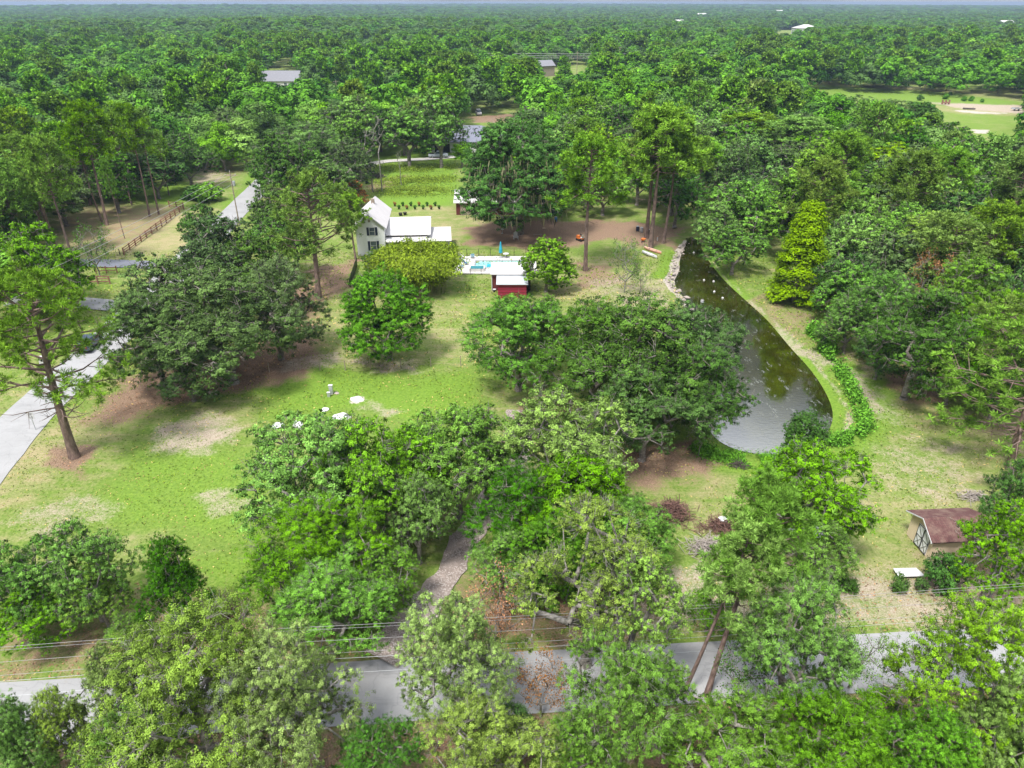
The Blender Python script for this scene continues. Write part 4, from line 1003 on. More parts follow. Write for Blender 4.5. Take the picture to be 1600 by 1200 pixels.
a = pm.attributes.new('trot', 'FLOAT_VECTOR', 'POINT'); a.data.foreach_set('vector', np.stack([RZ*0, RZ*0, RZ], 1).ravel())
fo = link('distant_woods', pm); tag(fo, 'distant woodland canopy reaching back to the horizon', 'woodland', kind='stuff')
ng = bpy.data.node_groups.new('woods', 'GeometryNodeTree'); ng.interface.new_socket('Geometry', in_out='INPUT', socket_type='NodeSocketGeometry'); ng.interface.new_socket('Geometry', in_out='OUTPUT', socket_type='NodeSocketGeometry')
gi = ng.nodes.new('NodeGroupInput'); go = ng.nodes.new('NodeGroupOutput'); iop = ng.nodes.new('GeometryNodeInstanceOnPoints'); jn = ng.nodes.new('GeometryNodeJoinGeometry')
nodes = []
for j, (k, m_, v) in enumerate(klist):
    me, R0, H0 = vproto(k, m_, v)
    # a standing far tree carries this mesh
    q = [p for p in range(N) if I[p] == j]
    x, y, R, H = (pts[q[0]][:4] if q else (0, 900+j*7, R0, H0))
    o = bpy.data.objects.new('woodland_tree', me); COL.objects.link(o); o.location = (x, y, float(far_hill(x, y))-.05); o.color = (.5, 0, 0, 0)
    tag(o, 'far tree crown merged into the distant woodland canopy', 'tree', 'trees merged into the distant woodland')
    oi = ng.nodes.new('GeometryNodeObjectInfo'); oi.inputs['Object'].default_value = o; oi.inputs['As Instance'].default_value = True; oi.transform_space = 'ORIGINAL'; nodes.append(oi)
for oi in reversed(nodes): ng.links.new(oi.outputs['Geometry'], jn.inputs[0])
def nattr(name, dt):
    n = ng.nodes.new('GeometryNodeInputNamedAttribute'); n.data_type = dt; n.inputs['Name'].default_value = name; return n.outputs['Attribute']
iop.inputs['Pick Instance'].default_value = True
ng.links.new(gi.outputs[0], iop.inputs['Points']); ng.links.new(jn.outputs[0], iop.inputs['Instance']); ng.links.new(nattr('tidx', 'INT'), iop.inputs['Instance Index'])
ng.links.new(nattr('tscale', 'FLOAT_VECTOR'), iop.inputs['Scale'])
e2r = ng.nodes.new('FunctionNodeEulerToRotation'); ng.links.new(nattr('trot', 'FLOAT_VECTOR'), e2r.inputs[0]); ng.links.new(e2r.outputs[0], iop.inputs['Rotation'])
ng.links.new(iop.outputs[0], go.inputs[0])
md = fo.modifiers.new('woods', 'NODES'); md.node_group = ng
print('TREES', len(TREES), 'auto', len(auto), 'far', N)
# ------------------------------------------------------------------ paints and small materials
M['white'] = simple('white_paint', (.66, .66, .67), .5, .06, 2)
M['siding'] = simple('white_clapboard', (.80, .81, .84), .6, .08, 6, bumpd=.02, stretch=(.1, .1, 8))
def metalroof(name, c, rib=2.2, axis=0):
    m, t, b = nmat(name); b.inputs['Roughness'].default_value = .45; tc = nd(t, 'ShaderNodeTexCoord'); w = nd(t, 'ShaderNodeTexWave')
    w.wave_type = 'BANDS'; w.bands_direction = 'X' if axis == 0 else 'Y'; w.inputs['Scale'].default_value = rib; t.links.new(tc.outputs['Object'], w.inputs['Vector'])
    x = mixc(t, mrange(t, noise(t, .8, 5, .7), .4, .75, 0, .6), c, tuple(v*.82 for v in c)); x = mixc(t, mrange(t, w.outputs['Fac'], .85, 1, 0, .35), x, tuple(v*.7 for v in c))
    t.links.new(x, b.inputs['Base Color']); bump(t, b, w.outputs['Fac'], .02, .5); return m
M['whiteroof'] = metalroof('white_metal_roof', (.66, .64, .64)); M['whiteroofy'] = metalroof('white_metal_roof_cross', (.66, .63, .64), axis=1); M['silverroof'] = metalroof('galvanised_roof', (.48, .52, .56))
def shingle(name, c):
    m, t, b = nmat(name); b.inputs['Roughness'].default_value = .9; br = nd(t, 'ShaderNodeTexBrick'); tc = nd(t, 'ShaderNodeTexCoord'); t.links.new(tc.outputs['Object'], br.inputs['Vector'])
    br.inputs['Scale'].default_value = 3.2; br.inputs['Color1'].default_value = (*c, 1); br.inputs['Color2'].default_value = (*[v*1.35 for v in c], 1); br.inputs['Mortar'].default_value = (*[v*.45 for v in c], 1); br.inputs['Mortar Size'].default_value = .03
    x = mixc(t, mrange(t, noise(t, 1.3, 5, .7), .45, .7, 0, .45), br.outputs['Color'], (.32, .24, .18)); t.links.new(x, b.inputs['Base Color']); return m
M['maroonshingle'] = shingle('maroon_shingles', (.115, .05, .048)); M['slate'] = simple('slate_grey_shingles', (.20, .21, .27), .9, .25, 2.5)
M['greyroof'] = simple('grey_shingles', (.24, .24, .27), .9, .2, 2)
M['maroon'] = simple('maroon_siding', (.36, .018, .06), .6, .25, 5, stretch=(.2, .2, 6), bumpd=.02); M['redwood'] = simple('red_brown_board', (.15, .03, .03), .7, .3, 4)
M['tan'] = simple('tan_board', (.74, .60, .43), .75, .12, 3, stretch=(4, 4, .3)); M['black'] = simple('black_paint', (.012, .012, .014), .5, .2); M['navy'] = simple('navy_paint', (.02, .03, .07), .5, .2)
M['glass'] = simple('window_glass', (.10, .13, .16), .08, .3); M['rail'] = simple('brown_fence_wood', (.33, .17, .12), .85, .35, 4); M['wood'] = simple('weathered_wood', (.38, .31, .25), .9, .4, 5)
M['steel'] = simple('galvanised_steel', (.55, .57, .6), .4, .15, 3, metal=.4); M['wire'] = simple('wire_grey', (.36, .35, .36), .5, .1); M['teal'] = simple('teal_canvas', (.02, .36, .50), .8, .25)
M['blue'] = simple('blue_plastic', (.06, .24, .55), .5, .2); M['orange'] = simple('orange_paint', (.72, .20, .04), .5, .2); M['salmon'] = simple('faded_orange_hull', (.78, .38, .26), .5, .15)
M['aqua'] = simple('pool_water', (.32, .68, .72), .08, .15, 1.2); M['spa'] = simple('dark_spa_water', (.06, .28, .33), .08, .3); M['deck'] = simple('white_pool_deck', (.62, .60, .58), .8, .1, 1.5)
M['silverpaint'] = simple('silver_blue_car_paint', (.42, .47, .53), .3, .06, 2); M['bluepaint'] = simple('blue_car_paint', (.07, .09, .14), .3, .1, 2); M['rubber'] = simple('tyre_rubber', (.02, .02, .022), .9, .2)
M['brush'] = simple('dry_brush', (.26, .14, .11), .95, .5, 3, c2=(.08, .045, .04)); M['greybrush'] = simple('grey_dead_wood', (.48, .42, .38), .95, .4, 3); M['tarp'] = simple('blue_white_tarp', (.62, .80, .86), .5, .2, 1.4, c2=(.04, .30, .45))
M['pot'] = simple('dark_pot', (.05, .04, .04), .8)
M['darkwood'] = simple('near_black_boards', (.035, .028, .026), .9, .3)
def window(parent, x, z, w, h, y=0., shutters=None, face=-1):
    """window on a wall facing -y (face=-1); frame > pane"""
    o = y-.03
    f = MB(); t = .07
    f.box(x-w/2-t, x+w/2+t, o-.03, o+.06, z-h/2-t, z-h/2).box(x-w/2-t, x+w/2+t, o-.03, o+.06, z+h/2, z+h/2+t).box(x-w/2-t, x-w/2, o-.03, o+.06, z-h/2, z+h/2).box(x+w/2, x+w/2+t, o-.03, o+.06, z-h/2, z+h/2)
    f.box(x-w/2, x+w/2, o-.01, o+.04, z-.03, z+.03)
    fr = f.build('window', M['white'], parent); MB().box(x-w/2, x+w/2, o+.005, o+.025, z-h/2, z+h/2).build('pane', M['glass'], fr)
    if shutters:
        for s in (-1, 1):
            c = x+s*(w/2+t+.24); MB().box(c-.2, c+.2, o-.04, o+.03, z-h/2-.05, z+h/2+.05).build('shutter', M[shutters], parent, bevel=.01)
# --- white farmhouse
fh = thing('farmhouse', 'white two-storey farmhouse with white metal roofs behind the bamboo clump', 'house', (-25.1, 123.4, 0), R_(4.5))
w = MB(); w.v = []; b0 = [(-2.5, 0), (2.5, 0), (2.5, 5.15), (0, 7.25), (-2.5, 5.15)]; w.prism(b0, 0, 12.6); w.build('wing_wall', M['siding'], fh)
r = MB(); r.slab([(-2.95, -.45, 4.95), (0, -.45, 7.48), (0, 13.1, 7.48), (-2.95, 13.1, 4.95)], .12); r.slab([(.0, -.45, 7.48), (2.95, -.45, 4.95), (2.95, 13.1, 4.95), (0, 13.1, 7.48)], .12); r.build('wing_roof', M['whiteroofy'], fh)
b_ = MB(); b_.slab([(-2.97, -.50, 4.90), (0, -.50, 7.43), (0, -.455, 7.43), (-2.97, -.455, 4.90)], .2); b_.slab([(0, -.50, 7.43), (2.97, -.50, 4.90), (2.97, -.455, 4.90), (0, -.455, 7.43)], .2); b_.build('gable_trim', M['steel'], fh)
window(fh, .4, 1.75, .95, 1.6, 0, 'navy'); window(fh, .35, 4.35, .85, 1.35, 0, 'navy'); MB().box(-.2, .2, -.05, .03, 6.0, 6.5).build('gable_vent', M['wood'], fh)
MB().box(2.52, 10.3, 1.7, 12, 0, 3.25).build('rear_wall', M['siding'], fh)
r = MB(); r.slab([(2.55, 1.05, 3.3), (10.6, 1.05, 3.3), (10.6, 7.4, 4.85), (2.55, 7.4, 4.85)], .12); r.slab([(2.55, 7.4, 4.85), (10.6, 7.4, 4.85), (10.6, 12.6, 3.3), (2.55, 12.6, 3.3)], .12); r.build('rear_roof', M['whiteroof'], fh)
MB().poly([(10.28, 1.7, 3.2), (10.28, 12, 3.2), (10.28, 7.4, 4.75)]).build('rear_gable', M['siding'], fh)
MB().slab([(2.6, -.6, 2.55), (9.9, -.6, 2.55), (9.9, 1.68, 2.95), (2.6, 1.68, 2.95)], .1).build('porch_roof', M['whiteroof'], fh)
for px_ in (3.2, 6.3, 9.6): MB().box(px_-.06, px_+.06, -.5, -.38, 0, 2.5).build('porch_post', M['white'], fh)
for px_ in (4.6, 6.6, 8.7): window(fh, px_, 1.5, .9, 1.3, 1.7)
MB().slab([(9.95, -.4, 2.5), (14.3, -.4, 2.5), (14.2, 7.0, 2.95), (9.95, 7.0, 2.95)], .12).build('carport_roof', M['whiteroof'], fh)
for px_, py_ in ((13.8, 0), (13.8, 6.6), (10.6, 0)): MB().box(px_-.07, px_+.07, py_-.07, py_+.07, 0, 2.55).build('carport_post', M['white'], fh)
MB().box(-.3, .3, 8, 8.6, 6.9, 8.1).build('chimney', M['wood'], fh)
# barrel and dark shrub beside the carport
t = thing('storage_bin', 'dark blue storage bin under the farmhouse carport', 'bin', (-13.4, 125.3, 0), .1); MB().box(-.5, .5, -.4, .4, 0, 1.1).build('body', M['navy'], t, bevel=.04); MB().box(-.55, .55, -.45, .45, 1.1, 1.18).build('lid', M['black'], t, bevel=.02)
bt('bush', 'deep', 706, 402, 380, 14, 'narrow dark shrub at the corner of the farmhouse carport')
# --- black privacy fence beside house
def run(line, step):
    out = []
    for i in range(len(line)-1):
        a = np.array(line[i], float); b = np.array(line[i+1], float); n = max(1, round(np.linalg.norm(b-a)/step))
        for j in range(n): out.append(a+(b-a)*j/n)
    out.append(np.array(line[-1], float)); return out
def obox(mb, a, b, hw, z0, z1):
    d = (b-a)/max(np.linalg.norm(b-a), 1e-6); n = np.array([-d[1], d[0]])*hw; p = [a-n, b-n, b+n, a+n]
    mb.hexa([(q[0], q[1], z0) for q in p]+[(q[0], q[1], z1) for q in p])
def fence(name, label, line, step, m, rails, post_h, post_w=.07, rail_h=.07, rail_t=.02, group=None, panel=None, wire=False, cat='fence'):
    P = run(line, step); o = P[0]; t = thing(name, label, cat, (o[0], o[1], 0), 0, group)
    for p in P:
        p = p-o; MB().box(p[0]-post_w, p[0]+post_w, p[1]-post_w, p[1]+post_w, -.1, post_h).build('post', m, t)
    for z in rails:
        mb = MB()
        for a, b in zip(P[:-1], P[1:]):
            if wire: mb.tube((*(a-o), z), (*(b-o), z), .008, k=4)
            else:
                d = (b-a)/np.linalg.norm(b-a); nrm = np.array([-d[1], d[0]])*(post_w+rail_t+.002); obox(mb, a-o+nrm, b-o+nrm, rail_t, z-rail_h, z+rail_h)
        mb.build('wire' if wire else 'rail', m, t)
    if panel:
        mb = MB()
        for a, b in zip(P[:-1], P[1:]): obox(mb, a-o, b-o, panel[2], panel[0], panel[1])
        mb.build('panel', m, t)
    return t
fence('privacy_fence', 'solid black fence running down from the farmhouse to the brown litter', [(-26.7, 117.5), (-25.8, 107.0)], 2.6, M['black'], (), 1.5, .06, panel=(.05, 1.45, .03))
# --- pool area
pd = thing('pool_terrace', 'white pool terrace with a pale aqua pool below the farmhouse', 'pool', (0, 0, 0))
d_ = MB(); X0, X1, Y0, Y1, a0, a1, c0, c1 = -9.7, 4.2, 113.3, 122.4, -6.3, 2.2, 116.2, 119.8
d_.box(X0, X1, c1, Y1, -.1, .16).box(X0, X1, Y0, c0, -.1, .16).box(X0, a0, c0, c1, -.1, .16).box(a1, X1, c0, c1, -.1, .16); d_.build('deck', M['deck'], pd)
MB().box(a0+.001, a1-.001, c0+.001, c1-.001, -.3, .03).build('water', M['aqua'], pd); c_ = MB(); c_.box(a0-.25, a1+.25, c1, c1+.25, .162, .22).box(a0-.25, a1+.25, c0-.25, c0, .162, .22).box(a0-.25, a0, c0, c1, .162, .22).box(a1, a1+.25, c0, c1, .162, .22); c_.build('coping', M['steel'], pd)
s_ = MB(); s_.box(-7.2, -4.6, 114.1, 115.9, .165, .62); s_.build('spa_tub', M['deck'], pd); MB().box(-7.0, -4.8, 114.3, 115.7, .62, .64).build('spa_water', M['spa'], pd); MB().box(-4.3, -3.0, 115.2, 118.2, .04, .09).build('pool_steps', M['teal'], pd)
fence('pool_fence', 'black metal fence around the white pool terrace', [(-9.9, 113.0), (-10.2, 122.9), (4.6, 123.2)], 2.05, M['black'], (.12, 1.25), 1.35, .035, .02, .012)
fence('pool_fence', 'short black metal fence along the lawn side of the pool terrace', [(-8.6, 112.9), (-3.4, 112.9)], 1.7, M['black'], (.12, 1.05), 1.15, .035, .02, .012)
um = thing('parasol', 'closed teal parasol standing on the pool terrace', 'parasol', (-2.0, 121.5, .16)); MB().tube((0, 0, 0), (0, 0, 2.9), .03).build('pole', M['steel'], um); MB().lathe([(.02, 3.0), (.12, 2.7), (.30, 1.4), (.34, 1.0), (.2, .85)], k=12).build('canopy', M['teal'], um); MB().lathe([(.35, 0), (.35, .1), (.06, .16)]).build('base', M['steel'], um)
def lounger(x, y, rz, m, label, z=.165, g=None):
    t = thing('patio_chair', label, 'chair', (x, y, z), rz, g); MB().slab([(-.3, -.35, .42), (.3, -.35, .42), (.3, .3, .36), (-.3, .3, .36)], .07).build('seat', M[m], t); MB().slab([(-.3, .28, .36), (.3, .28, .36), (.3, .62, 1.0), (-.3, .62, 1.0)], .06).build('backrest', M[m], t)
    for sx in (-.26, .26):
        for sy in (-.3, .25): MB().tube((sx, sy, 0), (sx, sy, .36), .025, k=6).build('leg', M['white'], t)
    for sx in (-.34, .34): MB().box(sx-.04, sx+.04, -.3, .35, .55, .6).build('armrest', M['white'], t)
PCG = 'patio chairs on the pool terrace'
lounger(-8.9, 119.5, 2.0, 'blue', 'blue patio chair nearest the left fence of the pool terrace', g=PCG); lounger(-7.9, 117.8, 2.3, 'blue', 'blue patio chair beside the pool, left of the spa tub', g=PCG); lounger(-8.6, 116.1, 1.6, 'blue', 'blue patio chair at the lower left of the pool terrace', g=PCG)
lounger(-7.0, 121.3, 3.3, 'tarp', 'pale blue and white patio chair at the back fence of the pool terrace', g=PCG); lounger(-9.0, 121.5, 2.6, 'white', 'white patio chair in the back left corner of the pool terrace', g=PCG)
t = thing('patio_table', 'round white table beside the closed teal parasol', 'table', (-1.1, 121.6, .165)); MB().lathe([(0, .75), (.55, .75), (.55, .70), (0, .70)], k=20).build('tabletop', M['white'], t); MB().tube((0, 0, 0), (0, 0, .7), .06).build('leg', M['white'], t)
# --- maroon shed
ms_ = thing('maroon_shed', 'maroon shed with a white roof and a lower silver lean-to beside the pool', 'shed', (0, 0, 0))
MB().prism([(-3.1, 0), (2.9, 0), (2.9, 2.72), (-3.1, 2.72)], 105.55, 109.3).build('main_wall', M['redwood'], ms_); MB().slab([(-3.35, 105.2, 2.86), (3.2, 105.2, 2.86), (3.2, 109.7, 3.25), (-3.35, 109.7, 3.25)], .12).build('main_roof', M['whiteroof'], ms_)
MB().prism([(-2.15, 0), (2.2, 0), (2.2, 2.25), (-2.15, 2.25)], 102.3, 105.53).build('lean_to_wall', M['maroon'], ms_); MB().slab([(-2.4, 102.0, 2.36), (2.45, 102.0, 2.36), (2.45, 105.54, 2.66), (-2.4, 105.54, 2.66)], .08).build('lean_to_roof', M['silverroof'], ms_)
for z in (.5, .95, 1.4, 1.85): MB().box(-2.15, 2.2, 102.27, 102.298, z, z+.05).build('siding_rib', M['redwood'], ms_)
MB().box(-3.2, -3.1, 105.42, 105.55, 0, 2.72).build('corner_post', M['white'], ms_); MB().box(2.25, 2.9, 105.5, 105.548, .1, 2.0).build('dark_doorway', M['black'], ms_)
t = thing('bucket', 'white and black bucket against the maroon shed wall', 'bucket', (-2.75, 105.0, 0)); MB().lathe([(.0, 0), (.2, 0), (.26, .45), (.24, .45), (.18, .05)], k=14).build('body', M['black'], t); MB().lathe([(.0, .47), (.27, .47), (.27, .43)], k=14).build('lid', M['white'], t)
# --- tan shed
ts = thing('tan_shed', 'tan shed with maroon shingle roof and white barn doors crossed in black', 'shed', (33.55, 45.65, 0), R_(3.5))
L_ = 4.8; pr = [(-1.42, 0), (1.75, 0), (1.75, 2.35), (0, 3.05), (-1.42, 2.15)]
w = MB(); n = 5; w.v = [(0.25, y_, z_) for y_, z_ in pr]+[(L_+.1, y_, z_) for y_, z_ in pr]; w.f = [tuple(range(n)), tuple(n+i for i in reversed(range(n)))]+[((i+1) % n, i, n+i, n+(i+1) % n) for i in range(n)]
w.build('wall', M['tan'], ts); MB().slab([(-.15, -1.72, 2.03), (L_+.4, -1.72, 2.03), (L_+.4, 0, 3.16), (-.15, 0, 3.16)], .1).build('near_roof_slope', M['maroonshingle'], ts); MB().slab([(-.15, 0, 3.16), (L_+.4, 0, 3.16), (L_+.4, 2.1, 2.32), (-.15, 2.1, 2.32)], .1).build('far_roof_slope', M['maroonshingle'], ts)
MB().box(-.2, -.152, -1.7, -1.6, 1.9, 2.05).hexa([(-.19, -1.74, 1.90), (-.155, -1.74, 1.90), (-.155, 0, 3.03), (-.19, 0, 3.03), (-.19, -1.74, 2.0), (-.155, -1.74, 2.0), (-.155, 0, 3.13), (-.19, 0, 3.13)]).hexa([(-.19, 0, 3.03), (-.155, 0, 3.03), (-.155, 2.12, 2.18), (-.19, 2.12, 2.18), (-.19, 0, 3.13), (-.155, 0, 3.13), (-.155, 2.12, 2.28), (-.19, 2.12, 2.28)]).build('fascia', M['white'], ts)
for (ya, yb) in ((-1.02, -.22), (-.18, .62)):
    dr = MB().box(.19, .245, ya, yb, .12, 2.1).build('door', M['siding'], ts); k = MB(); e = .04
    k.box(.165, .188, ya, ya+e, .12, 2.1).box(.165, .188, yb-e, yb, .12, 2.1).box(.165, .188, ya+e, yb-e, .12, .12+e).box(.165, .188, ya+e, yb-e, 2.1-e, 2.1).box(.165, .188, ya+e, yb-e, 1.08, 1.08+e)
    k.tube((.16, ya+.03, .16), (.16, yb-.03, 1.08), .016, k=4).tube((.155, yb-.03, .16), (.155, ya+.03, 1.08), .016, k=4).tube((.16, ya+.03, 1.14), (.16, yb-.03, 2.06), .016, k=4); k.build('door_trim', M['black'], dr)
MB().box(.1, L_+.1, -1.46, -1.425, 0, .12).build('skid', M['wood'], ts); mb = MB()
rr = random.Random(5)
for i in range(60):
    s = rr.random(); x = 1.9+.35*math.sin(s*5)+rr.gauss(0, .1)+s*.7; y = -.05-s*1.2; z = 3.18+y*.657+.012; a = rr.uniform(0, 3.1); mb.poly([(x+.07*math.cos(a), y+.05*math.sin(a), z), (x-.05*math.sin(a), y+.05*math.cos(a), z+.02), (x-.07*math.cos(a), y-.05*math.sin(a), z)])
mb.build('fallen_leaves', M['wood'], ts)
t = thing('white_slab', 'white panel lying on the bare verge in front of the tan shed', 'panel', (31.35, 42.45, 0), .03); MB().slab([(-1.0, -.42, .30), (1.15, -.42, .30), (.85, .45, .34), (-1.0, .45, .34)], .07).build('panel', M['white'], t); MB().box(-.8, -.6, -.35, .35, 0, .23).box(.5, .7, -.35, .35, 0, .23).build('support', M['wood'], t)
# --- fences
fence('rail_fence', 'brown four-rail fence climbing along the left road verge', [(-69.7, 123.5), (-72.0, 155.5)], 2.75, M['rail'], (.35, .75, 1.15), 1.4, .09, .08, .03)
fence('rail_fence', 'short brown rail return at the far end of the long rail fence', [(-72.3, 156.2), (-76.0, 157.5)], 1.9, M['rail'], (.4, .8, 1.2), 1.4, .09, .08, .03)
fence('rail_fence', 'short brown rail fence at the near side of the dark driveway', [(-68.6, 108.5), (-64.8, 108.6)], 1.9, M['rail'], (.4, .85, 1.25), 1.35, .09, .09, .03)
fence('rail_fence', 'small pale rail gate under the leafy tree by the dark driveway', [(-69.5, 113.4), (-66.2, 113.8)], 1.6, M['rail'], (.5, 1.0), 1.3, .07, .06, .03)
fence('wire_fence', 'thin wire fence on posts across the middle lawn', [(-29.8, 77.6), (-17.5, 78.3), (-6.4, 79.4)], 3.2, M['wood'], (.4, .8, 1.15), 1.35, .045, wire=True)
fence('board_fence', 'near-black board fence at the bottom edge of the photo', [(2, 24.9), (12, 25.35), (29, 26.3)], 2.4, M['darkwood'], (.35, .7, 1.05, 1.4), 1.5, .07, .09, .02)
fence('field_fence', 'long pale post fence along the back of the field', [G(1262, 129), G(1330, 134), G(1440, 141), G(1600, 149)], 11, M['wood'], (.6, 1.2), 1.5, .12, .06, .04)
fence('wire_fence', 'dark wire fence along the wooded verge above the left asphalt driveway', [(-78, 123.4), (-70.4, 123.4)], 2.5, M['darkwood'], (.5, 1.0), 1.2, .05, wire=True)
# --- poles and wires
def pole(x, y, h, label, arm=True, trans=False, r=.14, g='power poles'):
    t = thing('power_pole', label, 'power pole', (x, y, hgt(x, y)), 0, g); MB().tube((0, 0, -.3), (0, 0, h), r, r*.7, 10).build('pole', M['wood'], t, smooth=False)
    if arm:
        a = MB().box(-1.1, 1.1, -.05, .05, h-.75, h-.62).build('crossarm', M['wood'], t)
        for s in (-1, 0, 1): MB().lathe([(.04, 0), (.07, .06), (.05, .14), (0, .18)], (s, 0, h-.62 if s else h), 8).build('insulator', M['white'], a if s else t)
    if trans: tr = MB().lathe([(0, -.45), (.26, -.45), (.28, 0), (.26, .45), (0, .5)], (.42, 0, h-2.3), 14).build('transformer', M['steel'], t)
    return t
pole(-55.6, 143, 10.7, 'wooden power pole with a grey transformer beside the far end of the left road', trans=True)
pole(*G(528, 158), 9, 'pale power pole standing in the wood right of the far white house'); pole(*G(1264, 128), 9.5, 'leaning pale pole at the left end of the field strip', arm=False, r=.2); pole(*G(1444, 141), 10.5, 'bare pale pole in front of the trees behind the field', arm=False, r=.22)
pole(*G(966, 118), 16, 'tall far power pole beyond the far power line gap', r=.25); pole(*G(901, 116), 13, 'far power pole left of the tall one', r=.2); pole(*G(1066, 88), 16, 'farthest pale pole right of the far power line', arm=False, r=.3)
def wire_thing(p, q, sag, r, label, g, n=24, mat='wire'):
    p = np.array(p, float); q = np.array(q, float); mb = MB(); pr_ = None
    pts_ = [p+(q-p)*i/n-np.array([0, 0, sag*4*(i/n)*(1-i/n)]) for i in range(n+1)]
    V, F = tubes_geo(pts_[:-1], pts_[1:], np.full(n, r), np.full(n, r), 5); me = npmesh('overhead_wire', V, F, 4, smooth=True); me.materials.append(M[mat]); return tag(link('overhead_wire', me), label, 'wire', g)
for i, (dy, z, lb) in enumerate([(0, 7.0, 'topmost pale wire over the bottom roadside'), (.15, 6.6, 'second wire from the top over the bottom roadside'), (-.1, 5.9, 'third wire from the top over the bottom roadside'), (.0, 4.7, 'thick lower wire along the far edge of the bottom road'), (0, 4.2, 'darker wire crossing above the bottom road surface'), (-.6, 3.6, 'lowest dark wire above the middle of the bottom road')]):
    wire_thing((-62, 26.3+dy, z+.4), (-19.5, 29.9+dy, z+.3), .3, .011, lb+', left span', 'overhead wires along the bottom road', mat='wire' if i < 4 else 'steel')
    wire_thing((-19.5, 29.9+dy, z+.3), (46, 35.4+dy, z+.2), .4, .011, lb+', right span', 'overhead wires along the bottom road', mat='wire' if i < 4 else 'steel')
pole(-19.5, 29.9, 7.6, 'power pole hidden in the oaks at the bottom roadside, carrying the wires'); pole(-62, 26.3, 7.6, 'power pole outside the left margin on the bottom roadside'); pole(46, 35.4, 7.6, 'power pole outside the right margin on the bottom roadside')
pole(-63.5, 70, 10, 'power pole at the left margin on the far side of the left road')
for i, (dx, z) in enumerate(((-1, 10.0), (1, 10.0), (0, 8.2))):
    wire_thing((-55.6+dx, 143, z), (-63.5+dx, 70, z-.3), .7, .028, ['left', 'right', 'lower middle'][i]+' wire strung from the transformer pole along the left road', 'wires along the left road')
for i, z in enumerate((12.6, 11.4, 10.2)):
    a = G(901, 116); b = G(966, 118); wire_thing((a[0]-150, a[1]+18, z), (b[0]+60, b[1], z), 1, .12, ['top', 'middle', 'bottom'][i]+' strand of the far power line above the woods', 'far power line strands')
# --- vehicles
def vehicle(label, cat, x, y, rz, body, prof, cab, L=5.5, Wd=1.9, wheels=(.95, 4.5), g=None, name='parked_car', bed=None):
    t = thing(name, label, cat, (x, y, 0.16), rz, g); h = Wd/2
    mb = MB(); mb.prism([(px_-L/2, pz) for px_, pz in prof], -h, h); mb.build('body', M[body], t, bevel=.06)
    cb = MB(); n = len(cab); cb.v = [(px_-L/2, -h+.06, pz) if pz < cab[0][1]+.01 else (px_-L/2, -h+.22, pz) for px_, pz in cab]+[(px_-L/2, h-.06, pz) if pz < cab[0][1]+.01 else (px_-L/2, h-.22, pz) for px_, pz in cab]
    cb.f = [tuple(range(n)), tuple(n+i for i in reversed(range(n)))]+[((i+1) % n, i, n+i, n+(i+1) % n) for i in range(n)]; cb.build('windows', M['glass'], t)
    tops = [p for p in cab if p[1] > cab[0][1]+.2]; xa, xb, zt = min(p[0] for p in tops)-L/2, max(p[0] for p in tops)-L/2, tops[0][1]; MB().box(xa, xb, -h+.2, h-.2, zt+.002, zt+.05).build('roof', M[body], t, bevel=.02)
    for wx in wheels:
        for s in (-1, 1):
            w_ = MB().tube((wx-L/2, s*(h-.22), .36), (wx-L/2, s*(h+.02), .36), .37, k=18).build('wheel', M['rubber'], t); MB().tube((wx-L/2, s*(h+.021), .36), (wx-L/2, s*(h+.03), .36), .2, k=12).build('rim', M['steel'], w_)
    for s in (-1, 1): MB().box(L/2-.02, L/2+.03, s*(h-.35)-.18, s*(h-.35)+.18, .68, .86).build('headlight', M['white'], t)
    for s in (-1, 1): MB().box(-L/2-.03, -L/2+.02, s*(h-.2)-.1, s*(h-.2)+.1, .7, 1.0).build('tail_light', M['maroon'], t)
    if bed: MB().box(bed[0]-L/2, bed[1]-L/2, -h+.12, h-.12, prof[-1][1]+.002-.0, prof[-1][1]+.012).build('truck_bed', M['black'], t)
x, y = G(685, 247)
vehicle('silver pickup truck parked on the pale driveway behind the farmhouse', 'truck', x, y, R_(2), 'silverpaint', [(0, .45), (5.6, .45), (5.6, .95), (5.45, 1.1), (4.2, 1.18), (0, 1.15)], [(2.0, 1.15), (4.5, 1.15), (3.75, 1.78), (2.35, 1.78)], 5.6, 2.0, (1.1, 4.5), name='pickup_truck', bed=(.15, 1.85))
x, y = G(748, 180); vehicle('small white vehicle parked under the trees beyond the slate-roofed house', 'van', x, y, R_(-80), 'white', [(0, .4), (4.8, .4), (4.8, 1.0), (4.3, 1.2), (0, 1.25)], [(.1, 1.25), (4.2, 1.25), (3.6, 2.0), (.3, 2.0)], 4.8, 1.9, (.9, 3.9), name='van')
x, y = G(122, 548); vehicle('blue-grey car on the left road, seen through the branches of the roadside pine', 'car', -55.4, 84.6, R_(93), 'bluepaint', [(0, .4), (4.5, .4), (4.5, .8), (4.3, .95), (0, 1.0)], [(.5, 1.0), (3.4, 1.0), (2.8, 1.48), (1.0, 1.48)], 4.5, 1.8, (.85, 3.65))
